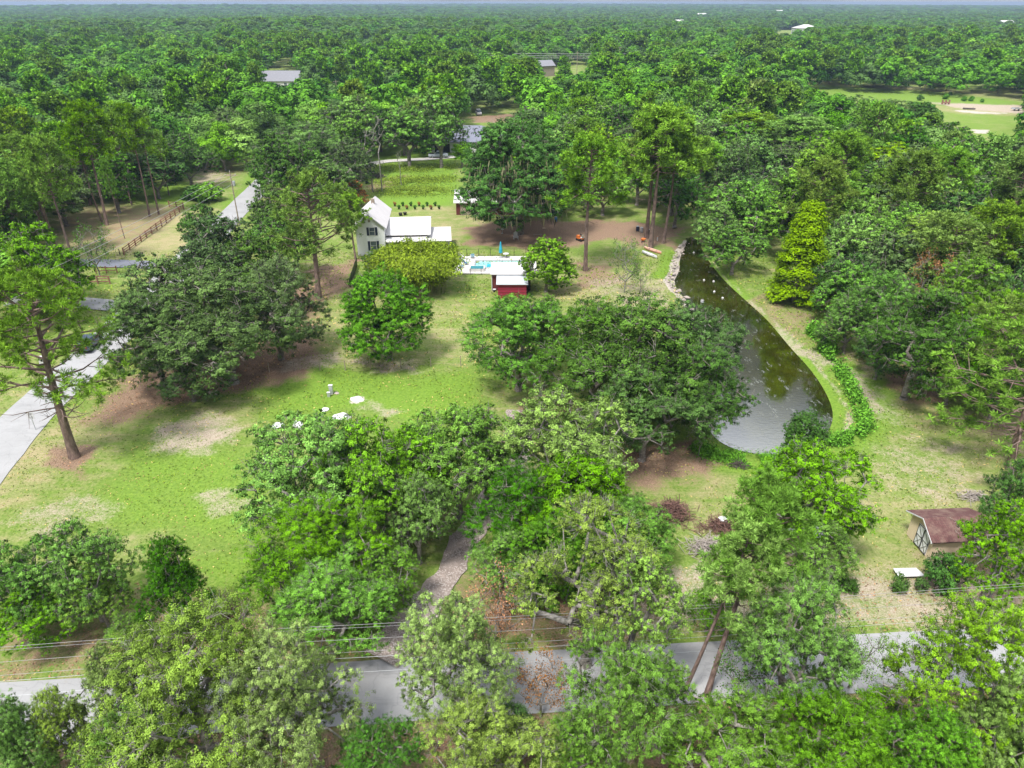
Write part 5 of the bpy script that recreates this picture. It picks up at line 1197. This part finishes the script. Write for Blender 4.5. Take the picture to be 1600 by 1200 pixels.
# --- other buildings
def gable_house(name, label, cat, x, y, L, D, eave, ridge, wall, roof, rz=0, over=.5, wins=(), doors=(), z=0, hip=False, wcol=None):
    t = thing(name, label, cat, (x, y, z), rz); MB().box(0, L, 0, D, 0, eave).build('wall', M[wall], t); r = MB(); k = D/2 if hip else -over; zz = ridge
    e = eave+.02
    if hip:
        r.poly([(-over, -over, e), (L+over, -over, e), (L-k, D/2, zz), (k, D/2, zz)]).poly([(L+over, D+over, e), (-over, D+over, e), (k, D/2, zz), (L-k, D/2, zz)]).poly([(-over, D+over, e), (-over, -over, e), (k, D/2, zz)]).poly([(L+over, -over, e), (L+over, D+over, e), (L-k, D/2, zz)]).poly([(-over, -over, e-.1), (-over, D+over, e-.1), (L+over, D+over, e-.1), (L+over, -over, e-.1)])
    else:
        r.slab([(-over, -over, e), (L+over, -over, e), (L+over, D/2, zz), (-over, D/2, zz)], .15).slab([(-over, D/2, zz), (L+over, D/2, zz), (L+over, D+over, e), (-over, D+over, e)], .15)
        MB().poly([(.01, 0, eave), (.01, D, eave), (.01, D/2, zz-.2)]).poly([(L-.01, 0, eave), (L-.01, D, eave), (L-.01, D/2, zz-.2)]).build('gable', M[wall], t)
    r.build('roof', M[roof], t)
    for (wx, wz, ww, wh) in wins: window(t, wx, wz, ww, wh, 0)
    for (dx_, dw, dh, dm) in doors: MB().box(dx_-dw/2, dx_+dw/2, -.06, -.003, 0, dh).build('door', M[dm], t)
    return t
gable_house('slate_roofed_house', 'white house with a slate grey hipped roof behind the mossy oak', 'house', -24.5, 223, 23, 16, 3.0, 6.6, 'siding', 'slate', hip=True, wins=((14.5, 1.7, 1.4, 1.4), (18, 1.7, 1.4, 1.4)), doors=((3.4, 4.6, 2.5, 'black'), (11, 1.0, 2.1, 'navy')))
gable_house('far_white_house', 'far white house with a grey shingle roof in the left woods', 'house', -131, 400, 19.5, 12, 4.0, 8.6, 'white', 'greyroof', wins=((3, 2.4, 1.4, 1.6), (7, 2.4, 1.4, 1.6), (13, 2.4, 1.4, 1.6), (17, 2.4, 1.4, 1.6)))
gable_house('red_barn', 'long dark red barn with a white metal roof half hidden by the mossy oak', 'barn', -11.9, 151.0, 22.4, 9, 2.7, 4.3, 'redwood', 'whiteroof', doors=((2.4, 3.0, 2.1, 'wood'), (21.5, 2.0, 2.2, 'navy')), wins=((6, 1.5, 1, .9),))
x, y = G(858, 120); gable_house('far_brown_building', 'small far building with a brown wall and grey roof among the trees', 'building', x-7, y-2, 12, 9, 6, 9, 'wood', 'greyroof', rz=.5)
x, y = G(1233, 60); gable_house('round_roofed_building', 'far broad building with a bright white low roof above the treetops', 'building', x-13, y-60, 26, 20, 13.2, 17.0, 'white', 'whiteroof', hip=True)
for (px_, py_, wd, hh, lb) in [(1097, 22, 20, 17, 'tiny far white roof near the centre of the skyline'), (1218, 17, 22, 17.5, 'tiny far white building under the skyline right of centre'), (1480, 17, 26, 17, 'tiny far white roof below the right skyline'), (1575, 34, 18, 16, 'small far white building near the right margin'), (1062, 34, 12, 15.5, 'small far white roof beyond the power line')]:
    x, y = G(px_, py_, hh-2); gable_house('far_white_building', lb, 'building', x-wd/2, y, wd, wd*.5, hh-2.5+float(far_hill(x, y)), hh+float(far_hill(x, y)), 'white', 'whiteroof')
# --- yard objects
t = thing('adirondack_chair', 'white slatted garden chair at the foot of the mossy oak', 'chair', (*G(806, 374), 0), R_(8)); MB().slab([(-.35, -.45, .42), (.35, -.45, .42), (.32, .2, .28), (-.32, .2, .28)], .05).build('seat', M['white'], t)
bk = MB(); [bk.slab([(-.36+i*.145, .18, .28), (-.23+i*.145, .18, .28), (-.22+i*.15, .55, 1.2+.12*(2-abs(i-2))), (-.37+i*.15, .55, 1.2+.12*(2-abs(i-2)))], .04) for i in range(5)]; bk.build('backrest', M['white'], t)
for s in (-.4, .4): MB().box(s-.07, s+.07, -.5, .25, .6, .64).build('armrest', M['white'], t); MB().box(s-.04, s+.04, -.45, -.38, 0, .6).build('leg', M['white'], t); MB().box(s-.04, s+.04, .2, .27, 0, .6).build('leg', M['white'], t)
t = thing('bird_bath', 'small white pedestal bird bath left of the white garden chair', 'bird bath', (*G(785, 365), 0)); MB().lathe([(.2, 0), (.18, .08), (.07, .15), (.06, .7), (.1, .75)], k=14).build('pedestal', M['white'], t); MB().lathe([(.05, .74), (.34, .86), (.34, .92), (.28, .9), (0, .82)], k=18).build('bowl', M['white'], t)
t = thing('garden_bench', 'low weathered wooden bench right of the mossy oak trunk', 'bench', (*G(840, 370), 0), R_(5)); MB().box(-.8, .8, -.2, .2, .44, .5).build('seat', M['wood'], t)
for s in (-.65, .65): MB().box(s-.05, s+.05, -.17, .17, 0, .438).build('leg', M['wood'], t)
t = thing('rope_swing', 'pale rope swing hanging under the right side of the mossy oak', 'swing', (*G(850, 360), 0)); MB().tube((0, 0, .5), (-.1, 0, 5.0), .03, k=6).build('rope', M['tan'], t); MB().box(-.3, .3, -.12, .12, .44, .5).build('seat', M['tan'], t)
t = thing('riding_mower', 'orange riding mower with a white seat beside the slender yard pine', 'mower', (*G(907, 376), 0), R_(-50)); MB().box(-.9, .55, -.32, .32, .3, .55).build('chassis', M['orange'], t, bevel=.04); MB().box(-.95, -.2, -.28, .28, .552, .95).build('hood', M['orange'], t, bevel=.08); MB().slab([(.1, -.22, .72), (.55, -.22, .72), (.55, .22, .72), (.1, .22, .72)], .1).slab([(.5, -.22, .74), (.62, -.22, 1.25), (.62, .22, 1.25), (.5, .22, .74)], .08).build('seat', M['white'], t)
MB().tube((-.2, 0, .9), (.05, 0, 1.15), .02, k=6).tube((.05, 0, 1.14), (.09, 0, 1.17), .17, k=14).build('steering_wheel', M['black'], t); MB().box(-.35, .3, -.55, .55, .1, .28).build('mower_deck', M['black'], t, bevel=.04)
for wx, wr in ((-.65, .2), (.4, .28)):
    for s in (-1, 1): MB().tube((wx, s*.32, wr), (wx, s*.48, wr), wr, k=14).build('wheel', M['rubber'], t)
t = thing('wheelbarrow', 'orange wheelbarrow left of the tall pine by the canoes', 'wheelbarrow', (*G(1005, 378), 0), R_(60)); MB().hexa([(-.35, -.25, .3), (.35, -.25, .3), (.35, .25, .3), (-.35, .25, .3), (-.5, -.38, .65), (.5, -.38, .65), (.5, .38, .65), (-.5, .38, .65)]).build('tray', M['orange'], t); MB().tube((-.7, -.05, .2), (-.7, .05, .2), .2, k=14).build('wheel', M['rubber'], t)
for s in (-1, 1): MB().tube((-.7, s*.1, .2), (.9, s*.3, .6), .025, k=6).build('handle', M['wood'], t)
for i, (px_, py_, m_, lb) in enumerate([(1002, 363, 'steel', 'grey lidded bin behind the orange wheelbarrow'), (1012, 366, 'pot', 'dark plant pot stand beside the grey lidded bin'), (996, 361, 'navy', 'dark barrel left of the grey lidded bin'), (868, 346, 'blue', 'blue barrel at the right end of the red barn')]):
    t = thing('barrel', lb, 'barrel', (*G(px_, py_), 0)); MB().lathe([(0, 0), (.3, 0), (.34, .3), (.34, .7), (.3, .95), (0, .95)], k=16).build('body', M[m_], t); MB().lathe([(.32, .96), (.32, 1.0), (0, 1.02)], k=16).build('lid', M['steel'], t)
t = thing('white_post_marker', 'small white marker post right of the pine by the canoes', 'post', (*G(1027, 376), 0)); MB().box(-.07, .07, -.07, .07, 0, .8).build('post', M['white'], t); MB().lathe([(.13, .8), (.13, .84), (0, .92)], k=8).build('cap', M['orange'], t)
def canoe(x, y, rz, m, label, L=3.9, Wd=.85):
    t = thing('canoe', label, 'canoe', (x, y, 0), rz, 'canoes lying on the grass by the pond'); n = 14; k = 9; V = []; F = []
    for i in range(n+1):
        u = i/n*2-1; w_ = Wd/2*max(.02, (1-abs(u)**2.4)); sh = .38+.14*abs(u)**3
        for j in range(k):
            a = math.pi*j/(k-1); V.append((u*L/2, -w_*math.cos(a), .04+sh-sh*math.sin(a)**.8))
    for i in range(n):
        for j in range(k-1): F.append((i*k+j, i*k+j+1, (i+1)*k+j+1, (i+1)*k+j))
    me = npmesh('hull', V, F, 4, smooth=True); me.materials.append(M[m]); h = link('hull', me, None, t); so_ = h.modifiers.new('thick', 'SOLIDIFY'); so_.thickness = .03
    for u in (-.45, .35): MB().box(u*L/2-.1, u*L/2+.1, -Wd*.43, Wd*.43, .34, .37).build('thwart', M['white' if m == 'white' else 'wood'], t)
    gm = MB(); pr_ = None
    for s in (-1, 1):
        q = None
        for i in range(n+1):
            u = i/n*2-1; p = (u*L/2, s*Wd/2*max(.02, (1-abs(u)**2.4)), .05+.38+.14*abs(u)**3)
            if q: gm.tube(q, p, .025, k=5)
            q = p
    gm.build('gunwale', M['steel'], t)
x, y = G(1014, 399); canoe(x, y-.3, R_(-57), 'white', 'white canoe, the nearer of the two on the grass by the pond'); x, y = G(1018, 394); canoe(x+.2, y+.3, R_(-52), 'salmon', 'faded orange canoe behind the white one by the pond', 4.2)
# --- lawn items
def blob(name, label, cat, x, y, sx, sy, sz, m, seed=1, z=0., g=None):
    me = rock_me(seed); me.name = name; me.materials.append(M[m]); o = link(name, me, None, None, (x, y, z)); o.scale = (sx, sy, sz); o.rotation_euler = (0, 0, seed*1.3); return tag(o, label, cat, g)
t = thing('utility_pedestal', 'tall grey pedestal on the lawn above the white blocks', 'pedestal', (*G(518, 616), 0)); MB().box(-.22, .22, -.15, .15, 0, 1.15).build('cabinet', M['steel'], t, bevel=.04); MB().box(-.25, .25, -.18, .18, 1.15, 1.22).build('cap', M['white'], t, bevel=.02)
t = thing('utility_pedestal', 'short grey pedestal left of the tall grey one on the lawn', 'pedestal', (*G(514, 620), 0)); MB().box(-.16, .16, -.12, .12, 0, .55).build('cabinet', M['steel'], t, bevel=.03); MB().box(-.19, .19, -.15, .15, .55, .6).build('cap', M['white'], t)
for i, (px_, py_, lb) in enumerate([(433, 666, 'leftmost white concrete block on the lawn edge'), (466, 665, 'white concrete block just right of the leftmost one'), (532, 652, 'largest white concrete lump by the treetop on the lawn'), (508, 641, 'small white rubble lump above the largest one'), (559, 625, 'flat white rubble patch right of the grey pedestals'), (526, 615, 'little white stone beside the grey pedestals')]):
    x, y = G(px_, py_); s = [.6, .65, .8, .4, .75, .3][i]; blob('concrete_block', lb, 'rubble', x, y, s*1.2, s, s*.5, 'stone' if i == 5 else 'white', 3+i, .05, 'white rubble on the lawn')
def sticks(label, x, y, rx, ry, h, n, m, seed, name='brush_pile', r=.03, ln=1.6):
    q = np.random.default_rng(seed); C = np.stack([q.normal(0, rx*.45, n), q.normal(0, ry*.45, n), np.zeros(n)], 1); hh = h*np.exp(-(C[:, 0]/rx)**2-(C[:, 1]/ry)**2); C[:, 2] = q.uniform(0, 1, n)*hh+.05; D = unit(rdir(q, n)*np.array([1, 1, .45])); l = ln*q.uniform(.4, 1, n)[:, None]*.5
    A = C-D*l; B = C+D*l; A[:, 2] = np.abs(A[:, 2]); B[:, 2] = np.abs(B[:, 2]); V, F = tubes_geo(A, B, np.full(n, r), np.full(n, r*.5), 4); me = npmesh(name, V, F, 4); me.materials.append(M[m]); o = link(name, me, None, None, (x, y, 0)); return tag(o, label, 'brush pile')
sticks('large reddish brown brush pile right of the middle clump', *G(1047, 806), 1.9, 1.3, 1.5, 520, 'brush', 1); sticks('grey brush heap with roots between the two leaning pine crowns', *G(1110, 860), 2.0, 1.4, .9, 300, 'greybrush', 2); sticks('brown brush heap behind the leaning pine crown', *G(1130, 826), 2.2, 1.0, .9, 300, 'brush', 3)
sticks('brown brush pile against the lower left trees', *G(345, 965), 1.7, .8, .8, 260, 'brush', 4); sticks('dark brown litter heap under the thick of the middle clump', *G(830, 655), 1.6, 1.6, .6, 240, 'brush', 5); sticks('fallen dark branches by the near edge of the pond', *G(1153, 728), .9, .5, .4, 60, 'darkbark', 6); sticks('dark brush heap below the bare white trunks', *G(590, 278), 2.5, 1.2, 1.2, 150, 'darkbark', 7, r=.06)
sticks('grey dead branches on the dry grass left of the spreading pine', *G(1520, 778), 1.2, .7, .5, 90, 'greybrush', 8)
t = thing('lumber_stack', 'stack of white painted boards under the bright leafy tree', 'boards', (*G(1265, 832), 0), R_(-8)); q = random.Random(3)
for i in range(9): MB().box(-2.2+q.uniform(-.3, .6), 1.6+q.uniform(-.4, .6), -.9+i*.2+q.uniform(-.03, .03), -.78+i*.2, .05+q.uniform(0, .25), .11+.25*q.random()+.02*i).build('board', M['white'], t)
t = thing('white_bag', 'white sack lying on the brown brush heap', 'sack', (*G(1130, 822), .75)); me = rock_me(9); me.materials.append(M['white']); o = link('sack', me, None, t); o.scale = (.55, .3, .25)
# --- roadside
sg = thing('speed_limit_sign', 'small white speed limit sign beside the left road near the big pine', 'sign', (-50.6, 64.2, 0), R_(8)); MB().box(-.03, .03, -.03, .03, 0, 2.2).build('post', M['steel'], sg); bd = MB().box(-.32, .32, -.05, -.032, 1.35, 2.15).build('sign_board', M['white'], sg)
for txt, z, s in (('SPEED', 1.95, .15), ('LIMIT', 1.8, .15), ('10', 1.42, .40)):
    cu = bpy.data.curves.new('lettering', 'FONT'); cu.body = txt; cu.size = s; cu.align_x = 'CENTER'; cu.extrude = .002; cu.materials.append(M['black']); o_ = bpy.data.objects.new('text_source', cu); me = bpy.data.meshes.new_from_object(o_); bpy.data.objects.remove(o_); me.materials.clear(); me.materials.append(M['black']); o = bpy.data.objects.new('lettering', me); COL.objects.link(o); o.parent = bd; o.location = (0, -.055, z); o.rotation_euler = (math.pi/2, 0, 0)
t = thing('utility_cabinet', 'white roadside cabinet on the verge across the left road', 'cabinet', (*G(68, 568), 0), .2); MB().box(-.35, .35, -.25, .25, .12, 1.0).build('cabinet', M['white'], t, bevel=.03); MB().box(-.42, .42, -.32, .32, 0, .12).build('plinth', M['concrete'], t); MB().box(-.12, .12, -.27, -.252, .4, .7).build('vent', M['black'], t)
# --- nursery plants, pots
GN = 'potted plants in rows behind the farmhouse'
for i in range(12):
    px_ = 617+i*6.3; py_ = 318+(i % 2)*5; x, y = G(px_, py_+4); t = thing('potted_plant', f'potted plant behind the farmhouse, {("leftmost" if i==0 else ORD[i] if i<10 else "second from right" if i==10 else "rightmost")} of the rows', 'plant', (x, y, 0), i, GN)
    MB().lathe([(0, 0), (.18, 0), (.24, .35), (.2, .35)], k=10).build('pot', M['pot'], t); cm = proto('bush', 'mid', i % 2)[0]; o = bpy.data.objects.new('foliage', cm); COL.objects.link(o); o.parent = t; o.location = (0, 0, .3); o.scale = (.18, .18, .24)
    if not cm.materials: cm.materials.append(M['deep'])
    o.material_slots[0].link = 'OBJECT'; o.material_slots[0].material = M['deep' if i % 3 else 'brown']
for i, (px_, py_) in enumerate(((626, 337), (633, 336))): t = thing('black_pot', ['left', 'right'][i]+' black pot on the grass above the farmhouse rear roof', 'pot', (*G(px_, py_), 0)); MB().lathe([(0, 0), (.3, 0), (.42, .6), (.36, .6), (.3, .1)], k=14).build('pot', M['black'], t); MB().lathe([(.3, .55), (0, .6)], k=12).build('soil', M['darkbark'], t)
t = thing('utility_cart', 'white-topped utility cart parked in the shade left of the farmhouse gable', 'cart', (*G(521, 336), 0), .4); MB().box(-.9, .9, -.55, .55, .35, .8).build('body', M['black'], t, bevel=.05); MB().box(-.85, .85, -.6, .6, 1.75, 1.83).build('canopy', M['white'], t, bevel=.03)
for sx in (-.8, .8):
    for sy in (-.5, .5): MB().tube((sx, sy, .8), (sx, sy, 1.75), .025, k=6).build('strut', M['steel'], t); MB().tube((sx*.75, sy, .25), (sx*.75, sy*1.25, .25), .25, k=12).build('wheel', M['rubber'], t)
for i, (px_, lb) in enumerate(((1201, 'left blue and white tarp heap under the olive pine'), (1222, 'right blue and white tarp heap under the olive pine'))):
    x, y = G(px_, 276); o = blob('tarp_heap', lb, 'tarp', x, y, 1.7, 1.3, 1.9, 'tarp', 4+i, .6, 'tarp heaps')
# --- field objects
for i, (px_, py_, w_, lb) in enumerate(((1437, 157, 10, 'leftmost round bush on the field strip'), (1477, 155, 9, 'round bush above the brown trough in the field'), (1506, 158, 8, 'left bush of the close pair in the field'), (1517, 158, 8, 'right bush of the close pair in the field'), (1534, 160, 6, 'small bush right of the close pair in the field'), (1484, 149, 6, 'small bush near the back fence of the field'))):
    bt('bush', 'deep', px_, py_, py_-w_*.9, w_, lb, 'bushes in the pale field')
t = thing('feed_trough', 'brown timber trough rack at the left of the pale field', 'trough', (*G(1477, 163), 0)); MB().box(-1.6, 1.6, -.5, .5, .5, 1.0).build('trough', M['rail'], t)
for sx in (-1.5, 0, 1.5): MB().box(sx-.12, sx+.12, -.55, .55, 0, 1.8).build('leg', M['rail'], t)
t = thing('log', 'dark log lying across the bare strip of the field', 'log', (*G(1514, 171), 0), -.15); MB().tube((-2.4, 0, .35), (2.4, 0, .3), .38, .28, 12).build('stem', M['darkbark'], t); MB().tube((1, 0, .4), (1.8, .4, .9), .12, .06, 6).build('branch_stub', M['darkbark'], t)
t = thing('farm_trailer', 'small grey trailer at the right margin of the field', 'trailer', (*G(1588, 173), 0), .2); MB().box(-2, 2, -1, 1, .7, .85).box(-2, 2, -1, -.94, .85, 1.2).box(-2, 2, .94, 1, .85, 1.2).build('bed', M['steel'], t); MB().box(2, 3.4, -.06, .06, .65, .75).build('tow_bar', M['steel'], t)
for s in (-1, 1): MB().tube((0, s*.9, .4), (0, s*1.15, .4), .4, k=14).build('wheel', M['rubber'], t)
# --- pond floats
for i, (px_, py_, lb) in enumerate(((1100, 438, 'white float nearest the stone bank on the pond'), (1115, 440, 'white float beside the pond centre line, farther one'), (1116, 456, 'white float in the middle of the upper pond'), (1129, 466, 'white float nearest the right bank of the upper pond'), (1084, 395, 'white float at the dark head of the pond'))):
    x, y = G(px_, py_, WZ); t = thing('pond_float', lb, 'float', (x, y, WZ), i, 'white floats on the pond'); MB().lathe([(0, -.1), (.16, -.03), (.2, .06), (.12, .17), (0, .2)], k=12).build('buoy', M['white'], t, smooth=True); MB().tube((0, 0, .19), (0, 0, .3), .025, k=6).build('eyelet', M['steel'], t)
x, y = G(1097, 472, WZ); t = thing('fountain', 'small white fountain bubbling in the upper pond', 'fountain', (x, y, WZ)); MB().lathe([(.25, -.05), (.25, .05), (.08, .1), (0, .1)], k=14).build('nozzle', M['steel'], t); q = np.random.default_rng(2); d = rdir(q, 160, .3); A = d*q.uniform(.05, .35, 160)[:, None]*np.array([1, 1, 1.2])+np.array([0, 0, .12]); V, F = leaf_geo(q, A, d, .09, .8); me = npmesh('spray', V, F, 4); me.materials.append(M['white']); link('spray', me, None, t)
# ------------------------------------------------------------------ grass, weeds and litter (ground cover)
def ground_cover(name, label, n, x0, x1, y0, y1, maskf, size, mat, seed, zmax=.2, wid=.35, up=.5, clusters=None):
    q = np.random.default_rng(seed)
    if clusters is not None: P = clusters(q, n)
    else:
        P = np.stack([q.uniform(x0, x1, n), y0+(y1-y0)*q.random(n)**1.5], 1)
    d = sdist(P, WPOLY); keep = (d > .5) & (pdist(P, roadA) > HWA+.15) & (pdist(P, roadB) > HWB+.1) & (pdist(P, gravel) > 1.75)
    P = P[keep]; w_ = maskf(P, q); P = P[w_]
    sc = 1+np.clip((P[:, 1]-50)/80, 0, 1.2); S = size*sc
    C = np.stack([P[:, 0], P[:, 1], np.abs(q.normal(0, zmax*.4, len(P)))*sc], 1); N = rdir(q, len(P), 0)+np.array([0, -.2, up])
    V, F = leaf_geo(q, C, N, 1.0, wid); V = (V.reshape(-1, 4, 3)-C[:, None])*S[:, None, None]+C[:, None]; V = V.reshape(-1, 3); V[:, 2] = np.maximum(V[:, 2], .0)
    me = npmesh(name, V, F, 4, q.random(len(P))); me.materials.append(M[mat]); return tag(link(name, me), label, 'ground cover', kind='stuff')
M['grassblade'] = leafmat('grass_blades', (.17, .27, .045), trans=.3, hue=.0); M['straw'] = leafmat('dry_grass', (.42, .36, .18), trans=.2, hue=.0); M['litterleaf'] = leafmat('fallen_leaves', (.30, .19, .14), trans=.1, hue=.0, light=1.7)
def inpx(P, polys):
    r = np.zeros(len(P), bool)
    for p in polys: r |= inside(P, GP(p))
    return r
LITP = [[(150, 640), (330, 560), (440, 540), (500, 470), (500, 540), (390, 602), (200, 655)], [(85, 700), (150, 700), (150, 722), (80, 742)], [(730, 355), (1060, 352), (1010, 388), (790, 385)], [(955, 700), (1080, 690), (1110, 725), (960, 740)], [(0, 985), (240, 900), (600, 985), (620, 1022), (0, 1066)], [(740, 860), (1060, 960), (1000, 1000), (650, 1028)], [(990, 880), (1600, 900), (1600, 985), (1000, 985)], [(0, 1160), (600, 1120), (1600, 1055), (1600, 1200), (0, 1200)]]
ground_cover('grass', 'tufts of short green grass over the open lawns', 150000, -75, 85, 24, 125, lambda P, q: (~inpx(P, LITP)) & (nz(P, .5, 21)+nz(P, 1.7, 22)*.6+q.normal(0, .35, len(P)) > -.15), .20, 'grassblade', 31)
ground_cover('dry_grass', 'straw coloured dry grass blades scattered over the lawns', 60000, -75, 85, 24, 110, lambda P, q: (nz(P, .6, 41)+nz(P, 1.9, 42)*.7+q.normal(0, .3, len(P)) > .25), .20, 'straw', 32)
ground_cover('leaf_litter', 'brown fallen leaves and needles under the trees', 90000, -75, 85, 22, 100, lambda P, q: inpx(P, LITP), .17, 'litterleaf', 33, zmax=.08, wid=.5, up=1.2)
def weedline(lines, hw):
    def f(q, n):
        out = []; tot = len(lines)
        for ln in lines:
            L = GP(ln); m_ = n//tot; s = q.random(m_)*(len(L)-1); j = s.astype(int); p = L[j]*(1-(s-j))[:, None]+L[np.minimum(j+1, len(L)-1)]*(s-j)[:, None]; out.append(p+q.normal(0, hw, (m_, 2)))
        return np.concatenate(out)
    return f
ground_cover('waterside_weeds', 'rank green weeds growing in a hedge-like strip beside the pond path', 26000, 0, 0, 0, 0, lambda P, q: nz(P, 1.6, 5) > -.45, .26, 'weed', 34, zmax=1.1, wid=.4, clusters=weedline([[(1308, 578), (1326, 602), (1345, 640), (1352, 668), (1330, 686), (1300, 694)], [(1270, 520), (1282, 530)], [(1288, 545), (1305, 562)]], .42))
ground_cover('bank_reeds', 'bright green reeds and grass along the near end of the pond', 22000, 0, 0, 0, 0, lambda P, q: nz(P, 1.3, 6) > -.5, .26, 'weed', 35, zmax=.6, wid=.22, up=.1, clusters=weedline([[(1088, 700), (1120, 712), (1170, 722), (1230, 720)], [(1090, 500), (1105, 520)]], .6))
ground_cover('rank_grass', 'tall bright green growth in the plot behind the farmhouse', 26000, 0, 0, 0, 0, lambda P, q: nz(P, .7, 7) > -.5, .2, 'grassblade', 36, zmax=.35, wid=.3, clusters=weedline([[(605, 262), (640, 265), (700, 260)], [(600, 285), (700, 280)], [(605, 300), (690, 298)]], 2.6))


# ------------------------------------------------------------------ haze
hb = MB(); hb.box(-9600, 9600, -600, 12700, -2.9, 46); m = bpy.data.materials.new('haze'); m.use_nodes = True; t = m.node_tree; t.nodes.clear()
ou = nd(t, 'ShaderNodeOutputMaterial'); pv = nd(t, 'ShaderNodeVolumePrincipled'); pv.inputs['Density'].default_value = 1.7e-4; pv.inputs['Color'].default_value = (.52, .68, .95, 1); pv.inputs['Anisotropy'].default_value = .2
t.links.new(pv.outputs[0], ou.inputs['Volume']); tag(hb.build('haze', m), kind='stuff')
